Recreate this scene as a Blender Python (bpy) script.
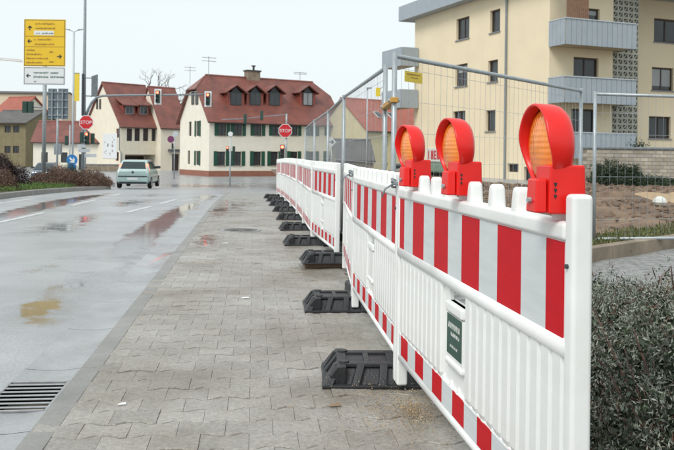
import bpy, math, random
import numpy as np
from mathutils import Vector, Matrix
random.seed(11); rng = np.random.default_rng(5)
for o in list(bpy.data.objects): bpy.data.objects.remove(o)
SC = bpy.context.scene; COL = SC.collection

# ------------------------------------------------------------------ camera
F, CX, CY, ROLL, CAMH = 794.0, 337.0, 154.0, 0.012, 1.2
cam_d = bpy.data.cameras.new('camera'); cam = bpy.data.objects.new('camera', cam_d); COL.objects.link(cam)
cam.location = (0, 0, CAMH); cam.rotation_euler = (math.radians(90), -ROLL, 0)
cam_d.sensor_width = 36.0; cam_d.lens = F/674*36.0
cam_d.shift_y = -(225.0-CY)/674.0
cam_d.clip_start = 0.05; cam_d.clip_end = 3000
cam_d.dof.use_dof = True; cam_d.dof.focus_distance = 3.2; cam_d.dof.aperture_fstop = 11
SC.camera = cam
# ------------------------------------------------------------------ overcast sky
W = bpy.data.worlds.new('World'); SC.world = W; W.use_nodes = True
nt = W.node_tree; nt.nodes.clear()
wo = nt.nodes.new('ShaderNodeOutputWorld'); bg = nt.nodes.new('ShaderNodeBackground')
sky = nt.nodes.new('ShaderNodeTexSky'); sky.sky_type = 'NISHITA'; sky.sun_disc = False
SUN_EL, SUN_ROT = math.radians(48), math.radians(215)
sky.sun_elevation = SUN_EL; sky.sun_rotation = SUN_ROT; sky.dust_density = 3.0
hs = nt.nodes.new('ShaderNodeHueSaturation'); hs.inputs['Saturation'].default_value = 0.3
mx = nt.nodes.new('ShaderNodeMix'); mx.data_type = 'RGBA'; mx.inputs[0].default_value = 0.86
mx.inputs[7].default_value = (8.6, 9.35, 9.5, 1)
nt.links.new(sky.outputs[0], hs.inputs['Color']); nt.links.new(hs.outputs[0], mx.inputs[6])
nt.links.new(mx.outputs[2], bg.inputs[0]); nt.links.new(bg.outputs[0], wo.inputs[0])
bg.inputs[1].default_value = 0.084
sl = bpy.data.lights.new('sun', 'SUN'); sl.energy = 1.5; sl.angle = math.radians(24); sl.color = (1, 0.97, 0.93)
so = bpy.data.objects.new('sun', sl); COL.objects.link(so)
sd = Vector((math.sin(SUN_ROT)*math.cos(SUN_EL), math.cos(SUN_ROT)*math.cos(SUN_EL), math.sin(SUN_EL)))
so.rotation_euler = sd.to_track_quat('Z', 'Y').to_euler()
SC.view_settings.view_transform = 'Standard'; SC.view_settings.look = 'None'
SC.view_settings.exposure = 0.42; SC.view_settings.gamma = 1.0; SC.view_settings.use_curve_mapping = False
SC.render.engine = 'CYCLES'
SC.render.resolution_x, SC.render.resolution_y = 1024, 684

# ------------------------------------------------------------------ geometry helpers
CAMP = Vector((0, 0, CAMH)); RT = Vector((math.cos(ROLL), 0, math.sin(ROLL))); UP = Vector((-math.sin(ROLL), 0, math.cos(ROLL)))
def P(u, v, d):                      # the point at distance d along the street that lies in that direction
    return CAMP + (RT*((u-CX)/F) + UP*(-(v-CY)/F) + Vector((0, 1, 0)))*d
def zz(u, v, d): return P(u, v, d).z
def smooth(t): t = min(1, max(0, t)); return t*t*(3-2*t)
def gz(x, y): return -1.15*smooth((y-15)/45)*(1-smooth((x-2)/6))
def G(u, v):
    d = 1.5
    while d < 300:
        p = P(u, v, d)
        if p.z <= gz(p.x, p.y): return p
        d += 0.02
    return p
TV = Vector((-0.1044, 0.9945, 0)); NV = Vector((0.9945, 0.1044, 0))      # along / across the street
def S(u, v, z=0): return Vector((NV.x*u+TV.x*v, NV.y*u+TV.y*v, z))
def US(p): return (p.x*NV.x+p.y*NV.y, p.x*TV.x+p.y*TV.y)
STREET = math.atan2(NV.y, NV.x)

class MB:
    def __init__(s): s.v = []; s.f = []; s.m = []
    def add(s, vs, fs, m=0):
        b = len(s.v); s.v += [tuple(q) for q in vs]; s.f += [tuple(i+b for i in f) for f in fs]; s.m += [m]*len(fs); return s
    def hexa(s, p, m=0): return s.add(p, [(0,3,2,1),(4,5,6,7),(0,1,5,4),(1,2,6,5),(2,3,7,6),(3,0,4,7)], m)
    def bx(s, x0, x1, y0, y1, z0, z1, m=0):
        return s.hexa([(x0,y0,z0),(x1,y0,z0),(x1,y1,z0),(x0,y1,z0),(x0,y0,z1),(x1,y0,z1),(x1,y1,z1),(x0,y1,z1)], m)
    def tbx(s, T, a0, a1, b0, b1, c0, c1, m=0):
        return s.hexa([T(a0,b0,c0),T(a1,b0,c0),T(a1,b1,c0),T(a0,b1,c0),T(a0,b0,c1),T(a1,b0,c1),T(a1,b1,c1),T(a0,b1,c1)], m)
    def poly(s, pts, m=0): return s.add(pts, [tuple(range(len(pts)))], m)
    def tube(s, pts, r, n=8, m=0, caps=True):
        pts = [Vector(p) for p in pts]; rr = r if isinstance(r, (list, tuple)) else [r]*len(pts)
        vs = []; fs = []; ref = None
        for i, p in enumerate(pts):
            t = (pts[min(i+1, len(pts)-1)]-pts[max(i-1, 0)]).normalized()
            if ref is None: ref = Vector((0,0,1)) if abs(t.z) < 0.9 else Vector((1,0,0))
            a = (ref-t*ref.dot(t)).normalized(); b = t.cross(a); ref = a
            for k in range(n):
                q = 2*math.pi*k/n; vs.append(p+(a*math.cos(q)+b*math.sin(q))*rr[i])
        for i in range(len(pts)-1):
            for k in range(n):
                k2 = (k+1) % n; fs.append((i*n+k, i*n+k2, (i+1)*n+k2, (i+1)*n+k))
        if caps: fs.append(tuple(range(n))[::-1]); fs.append(tuple((len(pts)-1)*n+k for k in range(n)))
        return s.add(vs, fs, m)
    def rings(s, rings, m=0, cap=True, closed=True):
        n = len(rings[0]); vs = [q for r in rings for q in r]; fs = []
        for i in range(len(rings)-1):
            for k in range(n if closed else n-1):
                k2 = (k+1) % n; fs.append((i*n+k, i*n+k2, (i+1)*n+k2, (i+1)*n+k))
        if cap: fs.append(tuple(range(n))[::-1]); fs.append(tuple((len(rings)-1)*n+k for k in range(n)))
        return s.add(vs, fs, m)
    def mesh(s, name, mats, smooth=False):
        me = bpy.data.meshes.new(name); me.from_pydata(s.v, [], s.f)
        for m in (mats if isinstance(mats, (list, tuple)) else [mats]): me.materials.append(m)
        if any(s.m): me.polygons.foreach_set('material_index', s.m)
        if smooth: me.polygons.foreach_set('use_smooth', [True]*len(me.polygons))
        me.update(); return me
    def build(s, name, mats, parent=None, smooth=False, bevel=0, seg=2):
        return ob(name, s.mesh(name, mats, smooth or bevel > 0), parent, bevel=bevel, seg=seg)
def ob(name, me, parent=None, loc=None, rz=0, bevel=0, seg=2):
    o = bpy.data.objects.new(name, me); COL.objects.link(o)
    if parent: o.parent = parent
    if loc is not None: o.location = loc
    if rz: o.rotation_euler.z = rz
    if bevel:
        b = o.modifiers.new('bevel', 'BEVEL'); b.width = bevel; b.segments = seg; b.limit_method = 'ANGLE'; b.angle_limit = math.radians(40)
        for f in me.polygons: f.use_smooth = True
        w = o.modifiers.new('wn', 'WEIGHTED_NORMAL'); w.keep_sharp = False
    return o
def tag(o, label=None, cat=None, group=None, kind=None):
    if label: o['label'] = label
    if cat: o['category'] = cat
    if group: o['group'] = group
    if kind: o['kind'] = kind
    return o
def empty(name, loc=(0,0,0), rz=0, label=None, cat=None, group=None):
    o = bpy.data.objects.new(name, None); COL.objects.link(o); o.location = loc; o.rotation_euler = (0,0,rz); o.empty_display_size = 0.1
    return tag(o, label, cat, group)
KIDS = {}
def copy_tree(o, parent=None):
    c = o.copy(); COL.objects.link(c)
    if parent: c.parent = parent
    for ch in o.children: copy_tree(ch, c)
    return c

# ------------------------------------------------------------------ material helpers
MATS = {}
def pm(name, c1, c2=None, rough=0.6, ns=4.0, bump=0.0, bs=60.0, metal=0.0, emit=0.0, spec=0.5, coat=0.0, rvar=0.0, detail=5, stretch=(1,1,1), isl=0.0, oi=0.0, world=False):
    m = bpy.data.materials.new(name); m.use_nodes = True; t = m.node_tree; N = t.nodes; L = t.links
    b = N['Principled BSDF']; b.inputs['Roughness'].default_value = rough; b.inputs['Metallic'].default_value = metal
    b.inputs['Specular IOR Level'].default_value = spec; b.inputs['Coat Weight'].default_value = coat
    tc = N.new('ShaderNodeTexCoord'); mp = N.new('ShaderNodeMapping'); mp.inputs['Scale'].default_value = stretch
    if world: gm = N.new('ShaderNodeNewGeometry'); L.new(gm.outputs['Position'], mp.inputs['Vector'])
    else: L.new(tc.outputs['Object'], mp.inputs['Vector'])
    c2 = c2 or tuple(x*0.8 for x in c1)
    nz = N.new('ShaderNodeTexNoise'); nz.inputs['Scale'].default_value = ns; nz.inputs['Detail'].default_value = detail; nz.inputs['Roughness'].default_value = 0.62
    L.new(mp.outputs[0], nz.inputs['Vector'])
    rp = N.new('ShaderNodeValToRGB'); rp.color_ramp.elements[0].position = 0.34; rp.color_ramp.elements[1].position = 0.66
    rp.color_ramp.elements[0].color = (*c2, 1); rp.color_ramp.elements[1].color = (*c1, 1)
    L.new(nz.outputs['Fac'], rp.inputs['Fac']); col = rp.outputs['Color']
    if isl or oi:
        hv = N.new('ShaderNodeHueSaturation'); mr = N.new('ShaderNodeMapRange'); q = max(isl, oi)
        mr.inputs['To Min'].default_value = 1-q; mr.inputs['To Max'].default_value = 1+q
        if isl and oi:
            g = N.new('ShaderNodeNewGeometry'); oi_ = N.new('ShaderNodeObjectInfo'); ad = N.new('ShaderNodeMath'); ad.operation = 'ADD'; fr = N.new('ShaderNodeMath'); fr.operation = 'FRACT'
            L.new(g.outputs['Random Per Island'], ad.inputs[0]); L.new(oi_.outputs['Random'], ad.inputs[1]); L.new(ad.outputs[0], fr.inputs[0]); L.new(fr.outputs[0], mr.inputs['Value'])
        elif isl: g = N.new('ShaderNodeNewGeometry'); L.new(g.outputs['Random Per Island'], mr.inputs['Value'])
        else: g = N.new('ShaderNodeObjectInfo'); L.new(g.outputs['Random'], mr.inputs['Value'])
        L.new(mr.outputs[0], hv.inputs['Value']); L.new(col, hv.inputs['Color']); col = hv.outputs[0]
    L.new(col, b.inputs['Base Color'])
    if emit: L.new(col, b.inputs['Emission Color']); b.inputs['Emission Strength'].default_value = emit
    if rvar:
        r = N.new('ShaderNodeMapRange'); r.inputs['From Min'].default_value = 0.35; r.inputs['From Max'].default_value = 0.65
        r.inputs['To Min'].default_value = max(0.02, rough-rvar); r.inputs['To Max'].default_value = rough+rvar
        L.new(nz.outputs['Fac'], r.inputs['Value']); L.new(r.outputs[0], b.inputs['Roughness'])
    if bump:
        n2 = N.new('ShaderNodeTexNoise'); n2.inputs['Scale'].default_value = bs; n2.inputs['Detail'].default_value = 4
        bp = N.new('ShaderNodeBump'); bp.inputs['Strength'].default_value = bump; bp.inputs['Distance'].default_value = 0.01
        L.new(mp.outputs[0], n2.inputs['Vector']); L.new(n2.outputs['Fac'], bp.inputs['Height']); L.new(bp.outputs[0], b.inputs['Normal'])
    MATS[name] = m; return m
def nodes(m): return m.node_tree.nodes, m.node_tree.links, m.node_tree.nodes['Principled BSDF']
def math_node(N, L, op, a, b=None, clamp=False):
    n = N.new('ShaderNodeMath'); n.operation = op; n.use_clamp = clamp
    for i, q in enumerate((a, b)):
        if q is None: continue
        if isinstance(q, (int, float)): n.inputs[i].default_value = q
        else: L.new(q, n.inputs[i])
    return n.outputs[0]

M_white = pm('white_plastic', (0.87,0.88,0.87), (0.78,0.785,0.765), 0.38, 4, 0.02, 90, rvar=0.08)
M_black = pm('black_rubber', (0.03,0.032,0.036), (0.016,0.017,0.02), 0.5, 9, 0.25, 90, rvar=0.15)
M_redp = pm('red_lamp_plastic', (0.80,0.014,0.010), (0.74,0.012,0.009), 0.33, 6, 0.02, 60)
M_galv = pm('galvanised_steel', (0.42,0.46,0.48), (0.32,0.36,0.38), 0.42, 12, metal=0.35)
M_dgrey = pm('dark_metal', (0.05,0.055,0.06), (0.035,0.04,0.045), 0.5, 8)
M_mgrey = pm('grey_paint', (0.25,0.28,0.30), (0.19,0.22,0.24), 0.5, 6)
M_lgrey = pm('light_grey_paint', (0.50,0.54,0.57), (0.44,0.48,0.51), 0.5, 3)
M_green = pm('signal_green', (0.02,0.065,0.05), (0.014,0.045,0.035), 0.5, 6)
M_redemit = pm('red_light', (1.0,0.07,0.035), (1.0,0.07,0.035), 0.3, 2, emit=9.0)
M_tail = pm('tail_light', (1.0,0.22,0.12), (1.0,0.18,0.08), 0.25, 2, emit=2.0)
M_darklens = pm('dark_lens', (0.02,0.02,0.02), None, 0.2)
M_signred = pm('sign_red', (0.55,0.012,0.02), (0.50,0.012,0.02), 0.4, 3)
M_signwhite = pm('sign_white', (0.74,0.76,0.77), (0.70,0.72,0.73), 0.4, 3)
M_signyellow = pm('sign_yellow', (0.80,0.52,0.02), (0.76,0.48,0.02), 0.4, 2)
M_signblack = pm('sign_black', (0.03,0.028,0.02), None, 0.5)
M_printolive = pm('sign_print_olive', (0.40,0.22,0.02), None, 0.5)
M_printgreen = pm('sign_print_green', (0.13,0.22,0.17), None, 0.5)
M_blue = pm('sign_blue', (0.02,0.20,0.52), None, 0.4)
M_purple = pm('sign_red_blue', (0.22,0.03,0.09), (0.10,0.03,0.13), 0.4, 6)
M_wood = pm('plank_wood', (0.30,0.20,0.12), (0.20,0.13,0.08), 0.75, 5, 0.3, 40, stretch=(1,9,9))
M_greenlabel = pm('label_green', (0.012,0.075,0.055), None, 0.4)
M_creamprint = pm('label_print', (0.72,0.74,0.70), None, 0.5)
M_tagyellow = pm('tag_yellow', (0.80,0.62,0.05), (0.7,0.5,0.05), 0.5, 20)
M_glass = pm('window_glass', (0.05,0.06,0.065), (0.03,0.035,0.04), 0.08, 0.6)
M_glasslight = pm('window_blind', (0.34,0.36,0.36), (0.28,0.30,0.31), 0.35, 1)
M_brownframe = pm('brown_frame', (0.055,0.035,0.028), None, 0.5)
M_whiteframe = pm('white_frame', (0.62,0.62,0.58), None, 0.5)
M_shutter = pm('green_shutter', (0.012,0.085,0.05), (0.010,0.065,0.04), 0.5, 8)
M_cream = pm('cream_render', (0.83,0.76,0.62), (0.77,0.70,0.57), 0.85, 1.2, 0.05, 30)
M_cream2 = pm('white_render', (0.84,0.79,0.68), (0.78,0.73,0.62), 0.85, 1.2, 0.05, 30)
M_redbase = pm('plinth_red', (0.33,0.14,0.09), (0.26,0.11,0.08), 0.8, 2)
M_tan = pm('tan_render', (0.84,0.725,0.52), (0.79,0.68,0.485), 0.85, 0.7, 0.03, 30)
M_olive = pm('olive_render', (0.24,0.20,0.11), (0.19,0.16,0.09), 0.85, 1.5)
M_yellowr = pm('yellow_render', (0.66,0.58,0.36), (0.60,0.52,0.32), 0.85, 1)
M_bluegrey = pm('balcony_panel', (0.36,0.41,0.45), (0.32,0.37,0.41), 0.55, 1.5)
M_soffit = pm('balcony_soffit', (0.52,0.45,0.33), (0.45,0.39,0.29), 0.8, 1.5)
M_stonebase = pm('stone_wall', (0.34,0.28,0.21), (0.20,0.16,0.12), 0.9, 3)
M_car = pm('car_paint', (0.46,0.60,0.58), (0.44,0.58,0.56), 0.3, 2, metal=0.25, coat=0.7)
M_carblue = pm('car_paint_dark', (0.04,0.07,0.11), None, 0.3, 2, metal=0.3, coat=0.7)
M_tyre = pm('tyre', (0.018,0.018,0.018), None, 0.8)
M_rim = pm('rim', (0.35,0.36,0.37), None, 0.35, metal=0.6)
M_carglass = pm('car_glass', (0.04,0.055,0.06), None, 0.06)
M_trim = pm('car_trim', (0.03,0.04,0.045), None, 0.5)
M_headl = pm('headlight', (0.8,0.85,0.9), None, 0.1, emit=0.6)
M_bark = pm('bark', (0.11,0.085,0.07), (0.07,0.055,0.045), 0.9, 6)
M_twig = pm('twig', (0.16,0.10,0.075), (0.10,0.06,0.05), 0.9, 20)
M_roofdark = pm('dark_slate', (0.10,0.10,0.105), (0.075,0.075,0.08), 0.7, 2)

def roof_mat(name, c1, c2, sx=0.28, sz=0.2, rough=0.5, patch=None):
    m = pm(name, c1, c2, rough, 0.9, detail=8); N, L, b = nodes(m)
    tc = N.new('ShaderNodeTexCoord'); sp = N.new('ShaderNodeSeparateXYZ'); L.new(tc.outputs['Object'], sp.inputs[0])
    a = math_node(N, L, 'FRACT', math_node(N, L, 'MULTIPLY', sp.outputs['Z'], 1/sz))
    c = math_node(N, L, 'SINE', math_node(N, L, 'MULTIPLY', math_node(N, L, 'ADD', sp.outputs['X'], sp.outputs['Y']), 6.283/sx))
    h = math_node(N, L, 'ADD', math_node(N, L, 'MULTIPLY', a, -1.0), math_node(N, L, 'MULTIPLY', c, 0.35))
    bp = N.new('ShaderNodeBump'); bp.inputs['Strength'].default_value = 0.75; bp.inputs['Distance'].default_value = 0.05
    L.new(h, bp.inputs['Height']); L.new(bp.outputs[0], b.inputs['Normal'])
    return m
M_roof = roof_mat('roof_tiles', (0.25,0.083,0.06), (0.15,0.054,0.045), rough=0.42)
M_roof2 = roof_mat('roof_tiles_orange', (0.40,0.115,0.075), (0.31,0.09,0.06), rough=0.6)
M_tilehung = roof_mat('tile_hung', (0.27,0.055,0.03), (0.17,0.04,0.03), rough=0.4)
M_roofgrey = roof_mat('roof_tiles_grey', (0.13,0.12,0.115), (0.09,0.085,0.08), rough=0.6)

def stripe_mat(name, period, red, off):
    m = pm(name, (0.8,0.8,0.8), None, 0.3); N, L, b = nodes(m)
    tc = N.new('ShaderNodeTexCoord'); sp = N.new('ShaderNodeSeparateXYZ'); L.new(tc.outputs['Object'], sp.inputs[0])
    f = math_node(N, L, 'FRACT', math_node(N, L, 'MULTIPLY', math_node(N, L, 'ADD', sp.outputs['X'], off), 1/period))
    g = math_node(N, L, 'LESS_THAN', f, red/period)
    nz = N.new('ShaderNodeTexNoise'); nz.inputs['Scale'].default_value = 7; nz.inputs['Detail'].default_value = 6
    mr = N.new('ShaderNodeMapRange'); mr.inputs['To Min'].default_value = 0.82; mr.inputs['To Max'].default_value = 1.12; L.new(nz.outputs[0], mr.inputs[0])
    mix = N.new('ShaderNodeMix'); mix.data_type = 'RGBA'; mix.inputs[6].default_value = (0.64,0.675,0.685,1); mix.inputs[7].default_value = (0.58,0.008,0.016,1)
    L.new(g, mix.inputs[0]); hv = N.new('ShaderNodeHueSaturation'); L.new(mix.outputs[2], hv.inputs['Color']); L.new(mr.outputs[0], hv.inputs['Value'])
    L.new(hv.outputs[0], b.inputs['Base Color']); b.inputs['Roughness'].default_value = 0.5; b.inputs['Specular IOR Level'].default_value = 0.12
    return m
M_foil = stripe_mat('reflective_foil', 0.385, 0.205, -0.352)
M_foil_low = stripe_mat('tactile_strip_foil', 0.30, 0.15, 0.0)

def amber():
    m = pm('amber_lens', (0.95,0.32,0.015), (0.88,0.20,0.01), 0.16, 10, coat=0.4); N, L, b = nodes(m)
    b.inputs['Transmission Weight'].default_value = 0.0; b.inputs['Subsurface Weight'].default_value = 0.25
    b.inputs['Subsurface Radius'].default_value = (0.05,0.02,0.005)
    tc = N.new('ShaderNodeTexCoord'); sp = N.new('ShaderNodeSeparateXYZ'); L.new(tc.outputs['Object'], sp.inputs[0])
    h = math_node(N, L, 'ADD', math_node(N, L, 'SINE', math_node(N, L, 'MULTIPLY', sp.outputs['X'], 420)), math_node(N, L, 'SINE', math_node(N, L, 'MULTIPLY', sp.outputs['Z'], 420)))
    bp = N.new('ShaderNodeBump'); bp.inputs['Strength'].default_value = 0.22; bp.inputs['Distance'].default_value = 0.002
    L.new(h, bp.inputs['Height']); L.new(bp.outputs[0], b.inputs['Normal'])
    return m
M_amber = amber()

# wet asphalt: a per-vertex film-of-water amount (puddles have shapes of their own) drives gloss
def wet_mat(name, dry1, dry2, base_rough, ns, grain, wetdark=0.55, isl=0.0, wr=0.07, amp=1.5):
    m = pm(name, dry1, dry2, base_rough, ns, detail=8, isl=isl, oi=isl, world=True); N, L, b = nodes(m); pos = N.new('ShaderNodeNewGeometry').outputs['Position']
    at = N.new('ShaderNodeAttribute'); at.attribute_name = 'wet'
    n1 = N.new('ShaderNodeTexNoise'); n1.inputs['Scale'].default_value = 2.2; n1.inputs['Detail'].default_value = 7; n1.inputs['Roughness'].default_value = 0.65
    L.new(pos, n1.inputs['Vector'])
    w = math_node(N, L, 'ADD', at.outputs['Fac'], math_node(N, L, 'MULTIPLY', math_node(N, L, 'SUBTRACT', n1.outputs[0], 0.5), amp))
    mr = N.new('ShaderNodeMapRange'); mr.interpolation_type = 'SMOOTHSTEP'; mr.inputs['From Min'].default_value = 0.35; mr.inputs['From Max'].default_value = 0.75; L.new(w, mr.inputs[0])
    wet = mr.outputs[0]
    col = b.inputs['Base Color'].links[0].from_socket
    sp = N.new('ShaderNodeTexNoise'); sp.inputs['Scale'].default_value = 55; sp.inputs['Detail'].default_value = 6; sp.inputs['Roughness'].default_value = 0.75; L.new(pos, sp.inputs['Vector'])
    spr = N.new('ShaderNodeMapRange'); spr.inputs['From Min'].default_value = 0.3; spr.inputs['From Max'].default_value = 0.7; spr.inputs['To Min'].default_value = 1-grain; spr.inputs['To Max'].default_value = 1+grain; L.new(sp.outputs[0], spr.inputs[0])
    dk = math_node(N, L, 'MULTIPLY', spr.outputs[0], math_node(N, L, 'SUBTRACT', 1.0, math_node(N, L, 'MULTIPLY', wet, 1-wetdark)))
    hv = N.new('ShaderNodeHueSaturation'); L.new(col, hv.inputs['Color']); L.new(dk, hv.inputs['Value']); L.new(hv.outputs[0], b.inputs['Base Color'])
    rr = N.new('ShaderNodeMapRange'); rr.inputs['To Min'].default_value = base_rough; rr.inputs['To Max'].default_value = wr; L.new(wet, rr.inputs[0]); L.new(rr.outputs[0], b.inputs['Roughness'])
    bp = N.new('ShaderNodeBump'); bp.inputs['Distance'].default_value = 0.004
    L.new(math_node(N, L, 'MULTIPLY', math_node(N, L, 'SUBTRACT', 1.0, wet), 0.55), bp.inputs['Strength'])
    n3 = N.new('ShaderNodeTexNoise'); n3.inputs['Scale'].default_value = 90; n3.inputs['Detail'].default_value = 3; L.new(pos, n3.inputs['Vector'])
    L.new(n3.outputs[0], bp.inputs['Height'])
    bp2 = N.new('ShaderNodeBump'); bp2.inputs['Distance'].default_value = 0.01; bp2.inputs['Strength'].default_value = 0.05
    n4 = N.new('ShaderNodeTexNoise'); n4.inputs['Scale'].default_value = 5; n4.inputs['Detail'].default_value = 2; L.new(pos, n4.inputs['Vector'])
    L.new(n4.outputs[0], bp2.inputs['Height']); L.new(bp.outputs[0], bp2.inputs['Normal']); L.new(bp2.outputs[0], b.inputs['Normal'])
    b.inputs['Specular IOR Level'].default_value = 0.5
    return m
M_road = wet_mat('wet_asphalt', (0.37,0.385,0.40), (0.245,0.255,0.265), 0.30, 0.8, 0.3, 0.5)
M_gutter = wet_mat('gutter_concrete', (0.37,0.38,0.39), (0.27,0.275,0.285), 0.36, 2.5, 0.15, 0.7)
M_paver = wet_mat('damp_paver', (0.36,0.345,0.315), (0.205,0.18,0.145), 0.40, 1.1, 0.34, 0.8, isl=0.11)
M_paver_far = wet_mat('damp_paving', (0.33,0.32,0.295), (0.24,0.23,0.21), 0.40, 2.0, 0.2, 0.8)
M_kerb = wet_mat('kerb_concrete', (0.28,0.275,0.26), (0.20,0.195,0.185), 0.45, 2.5, 0.15, 0.8)
M_joint = pm('joint_sand', (0.22,0.205,0.18), (0.06,0.055,0.045), 0.7, 2.5, 0.3, 120)
M_mark = pm('road_paint', (0.66,0.67,0.67), (0.42,0.43,0.44), 0.35, 9, 0.2, 70)
M_soil = pm('plot_soil', (0.25,0.165,0.105), (0.085,0.06,0.045), 0.85, 1.6, 1.0, 9, detail=10)
M_sand = pm('sand', (0.45,0.33,0.2), (0.36,0.26,0.16), 0.9, 3, 0.5, 30)
M_gravel = pm('gravel_strip', (0.34,0.34,0.33), (0.15,0.15,0.145), 0.8, 14, 0.8, 60, detail=8)
M_ground = pm('ground', (0.20,0.18,0.14), (0.13,0.12,0.09), 0.9, 0.3)
M_bedsoil = pm('bed_soil', (0.10,0.07,0.05), (0.05,0.038,0.03), 0.9, 3, 0.6, 20)
M_grass = pm('grass_blades', (0.11,0.19,0.035), (0.07,0.13,0.03), 0.7, 2, isl=0.35)
M_leafbrown = pm('brown_hedge_leaf', (0.17,0.10,0.07), (0.09,0.055,0.04), 0.7, 1.5, isl=0.45)
M_leafpurple = pm('purple_bush_leaf', (0.048,0.022,0.022), (0.028,0.014,0.016), 0.7, 1.5, isl=0.45)
M_leafgrey = pm('grey_green_leaf', (0.34,0.37,0.31), (0.09,0.105,0.07), 0.6, 9, isl=0.45)
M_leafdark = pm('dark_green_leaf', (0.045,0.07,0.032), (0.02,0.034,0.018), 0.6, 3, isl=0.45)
M_leafred = pm('reddish_leaf', (0.15,0.075,0.05), (0.09,0.05,0.035), 0.7, 6, isl=0.45)
M_well = pm('drain_painted_shade', (0.006,0.006,0.006), None, 0.95, spec=0.0)  # near-black without gloss: the unlit depth of the drain is put into the colour
M_iron = pm('cast_iron', (0.36,0.37,0.38), (0.26,0.265,0.27), 0.4, 14, metal=0.2)
M_ironw = pm('cast_iron_worn', (0.13,0.12,0.11), (0.08,0.075,0.07), 0.5, 14, 0.3, 50)

def nsum(x, y, sc=1.0): return math.sin(x*1.7*sc+1.3*math.sin(y*1.1*sc))*0.5+math.sin(y*2.3*sc+x*0.9*sc)*0.3+math.sin(x*4.1*sc-y*3.3*sc)*0.2
# ------------------------------------------------------------------ ground, road, gutter, kerb, sidewalk
def sheet(name, us, vs, zf, mat, keep=None, wetf=None):
    verts = []; idx = {}; faces = []
    for j, v in enumerate(vs):
        for i, u in enumerate(us):
            p = S(u, v); verts.append((p.x, p.y, zf(p.x, p.y, u, v)))
    n = len(us)
    for j in range(len(vs)-1):
        for i in range(n-1):
            if keep and not keep((us[i]+us[i+1])/2, (vs[j]+vs[j+1])/2): continue
            faces.append((j*n+i, j*n+i+1, (j+1)*n+i+1, (j+1)*n+i))
    me = bpy.data.meshes.new(name); me.from_pydata(verts, [], faces); me.materials.append(mat)
    me.polygons.foreach_set('use_smooth', [True]*len(faces))
    if wetf:
        a = me.attributes.new('wet', 'FLOAT', 'POINT'); a.data.foreach_set('value', [wetf(p[0], p[1]) for p in verts])
    return ob(name, me)
# puddles: (pixel where seen, half length along street, half width, strength)
PUD = []
def puddle(u, v, ru, rv, s=0.55, rot=0.0):
    uu, vv = US(G(u, v)); PUD.append((uu, vv, ru, rv, s, rot))
for a in [(38,312,0.27,0.62,0.72), (152,262,0.28,1.5,0.6), (88,218,0.25,1.0,0.65), (30,210,0.28,3.5,0.8), (75,199,0.35,5,0.75),
          (138,240,0.22,2.0,0.85), (158,225,0.2,2.2,0.8), (130,203,0.5,1.8,0.55), (58,228,0.5,0.9,0.6), (178,212,0.3,2.5,0.5), (200,186,4,5,0.35),
          (75,285,0.25,0.6,0.4), (205,197,0.4,3.0,0.5), (150,195,0.8,2.0,0.4), (60,262,0.3,1.0,0.3), (192,205,0.2,2,0.4)]: puddle(*a)
def wet_road(x, y):
    u, v = US(Vector((x, y, 0))); w = 0.13
    for (pu, pv, ru, rv, s, rot) in PUD:
        q = ((u-pu)/ru)**2+((v-pv)/rv)**2
        if q < 6: w += s*math.exp(-q*0.9)
    if y > 26: w += 0.22*smooth((y-26)/25)
    return min(w, 1.0)
WP = []
for (a, b, ru, rv, s) in [(207,243,0.22,0.9,0.75), (190,285,0.5,0.9,0.25), (215,215,0.5,3.0,0.3), (235,205,0.6,3.0,0.25), (180,270,0.3,1.0,0.25), (140,350,0.5,0.6,0.15), (240,300,0.35,0.6,0.18)]:
    uu, vv = US(G(a, b)); WP.append((uu, vv, ru, rv, s))
def wet_walk(x, y):
    u, v = US(Vector((x, y, 0))); w = 0.10 + 0.2*smooth((v-6)/14)
    for (pu, pv, ru, rv, s) in WP:
        q = ((u-pu)/ru)**2+((v-pv)/rv)**2
        if q < 6: w += s*math.exp(-q*0.9)
    return min(w, 1.0)
KU0, KU1, KU2, WE = -1.23, -0.925, -0.805, 0.98      # gutter outer edge, kerb, paving start, paving end
def lin(a, b, st): n = max(1, int(round((b-a)/st))); return [a+(b-a)*i/n for i in range(n+1)]
g_us = lin(-700,-60,80)+lin(-60,60,2)[1:]+lin(60,700,80)[1:]; g_vs = lin(-40,140,3)+lin(140,1500,120)[1:]
tag(sheet('ground', g_us, g_vs, lambda x,y,u,v: gz(x,y)-0.07-(0.10 if v<30 and -2<u<1.2 else 0), M_ground), kind='structure')
r_us = lin(-60,-9,3)+lin(-9,KU0,0.16)[1:]; r_vs = lin(-2,3,0.5)+lin(3,24,0.14)[1:]+lin(24,125,1.0)[1:]
tag(sheet('road', r_us, r_vs, lambda x,y,u,v: gz(x,y), M_road, None, wet_road), kind='structure')
tag(sheet('side_road', [KU0]+lin(-0.8,24,1.2), lin(28,125,1.0), lambda x,y,u,v: gz(x,y), M_road, None, wet_road), kind='structure')
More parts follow.
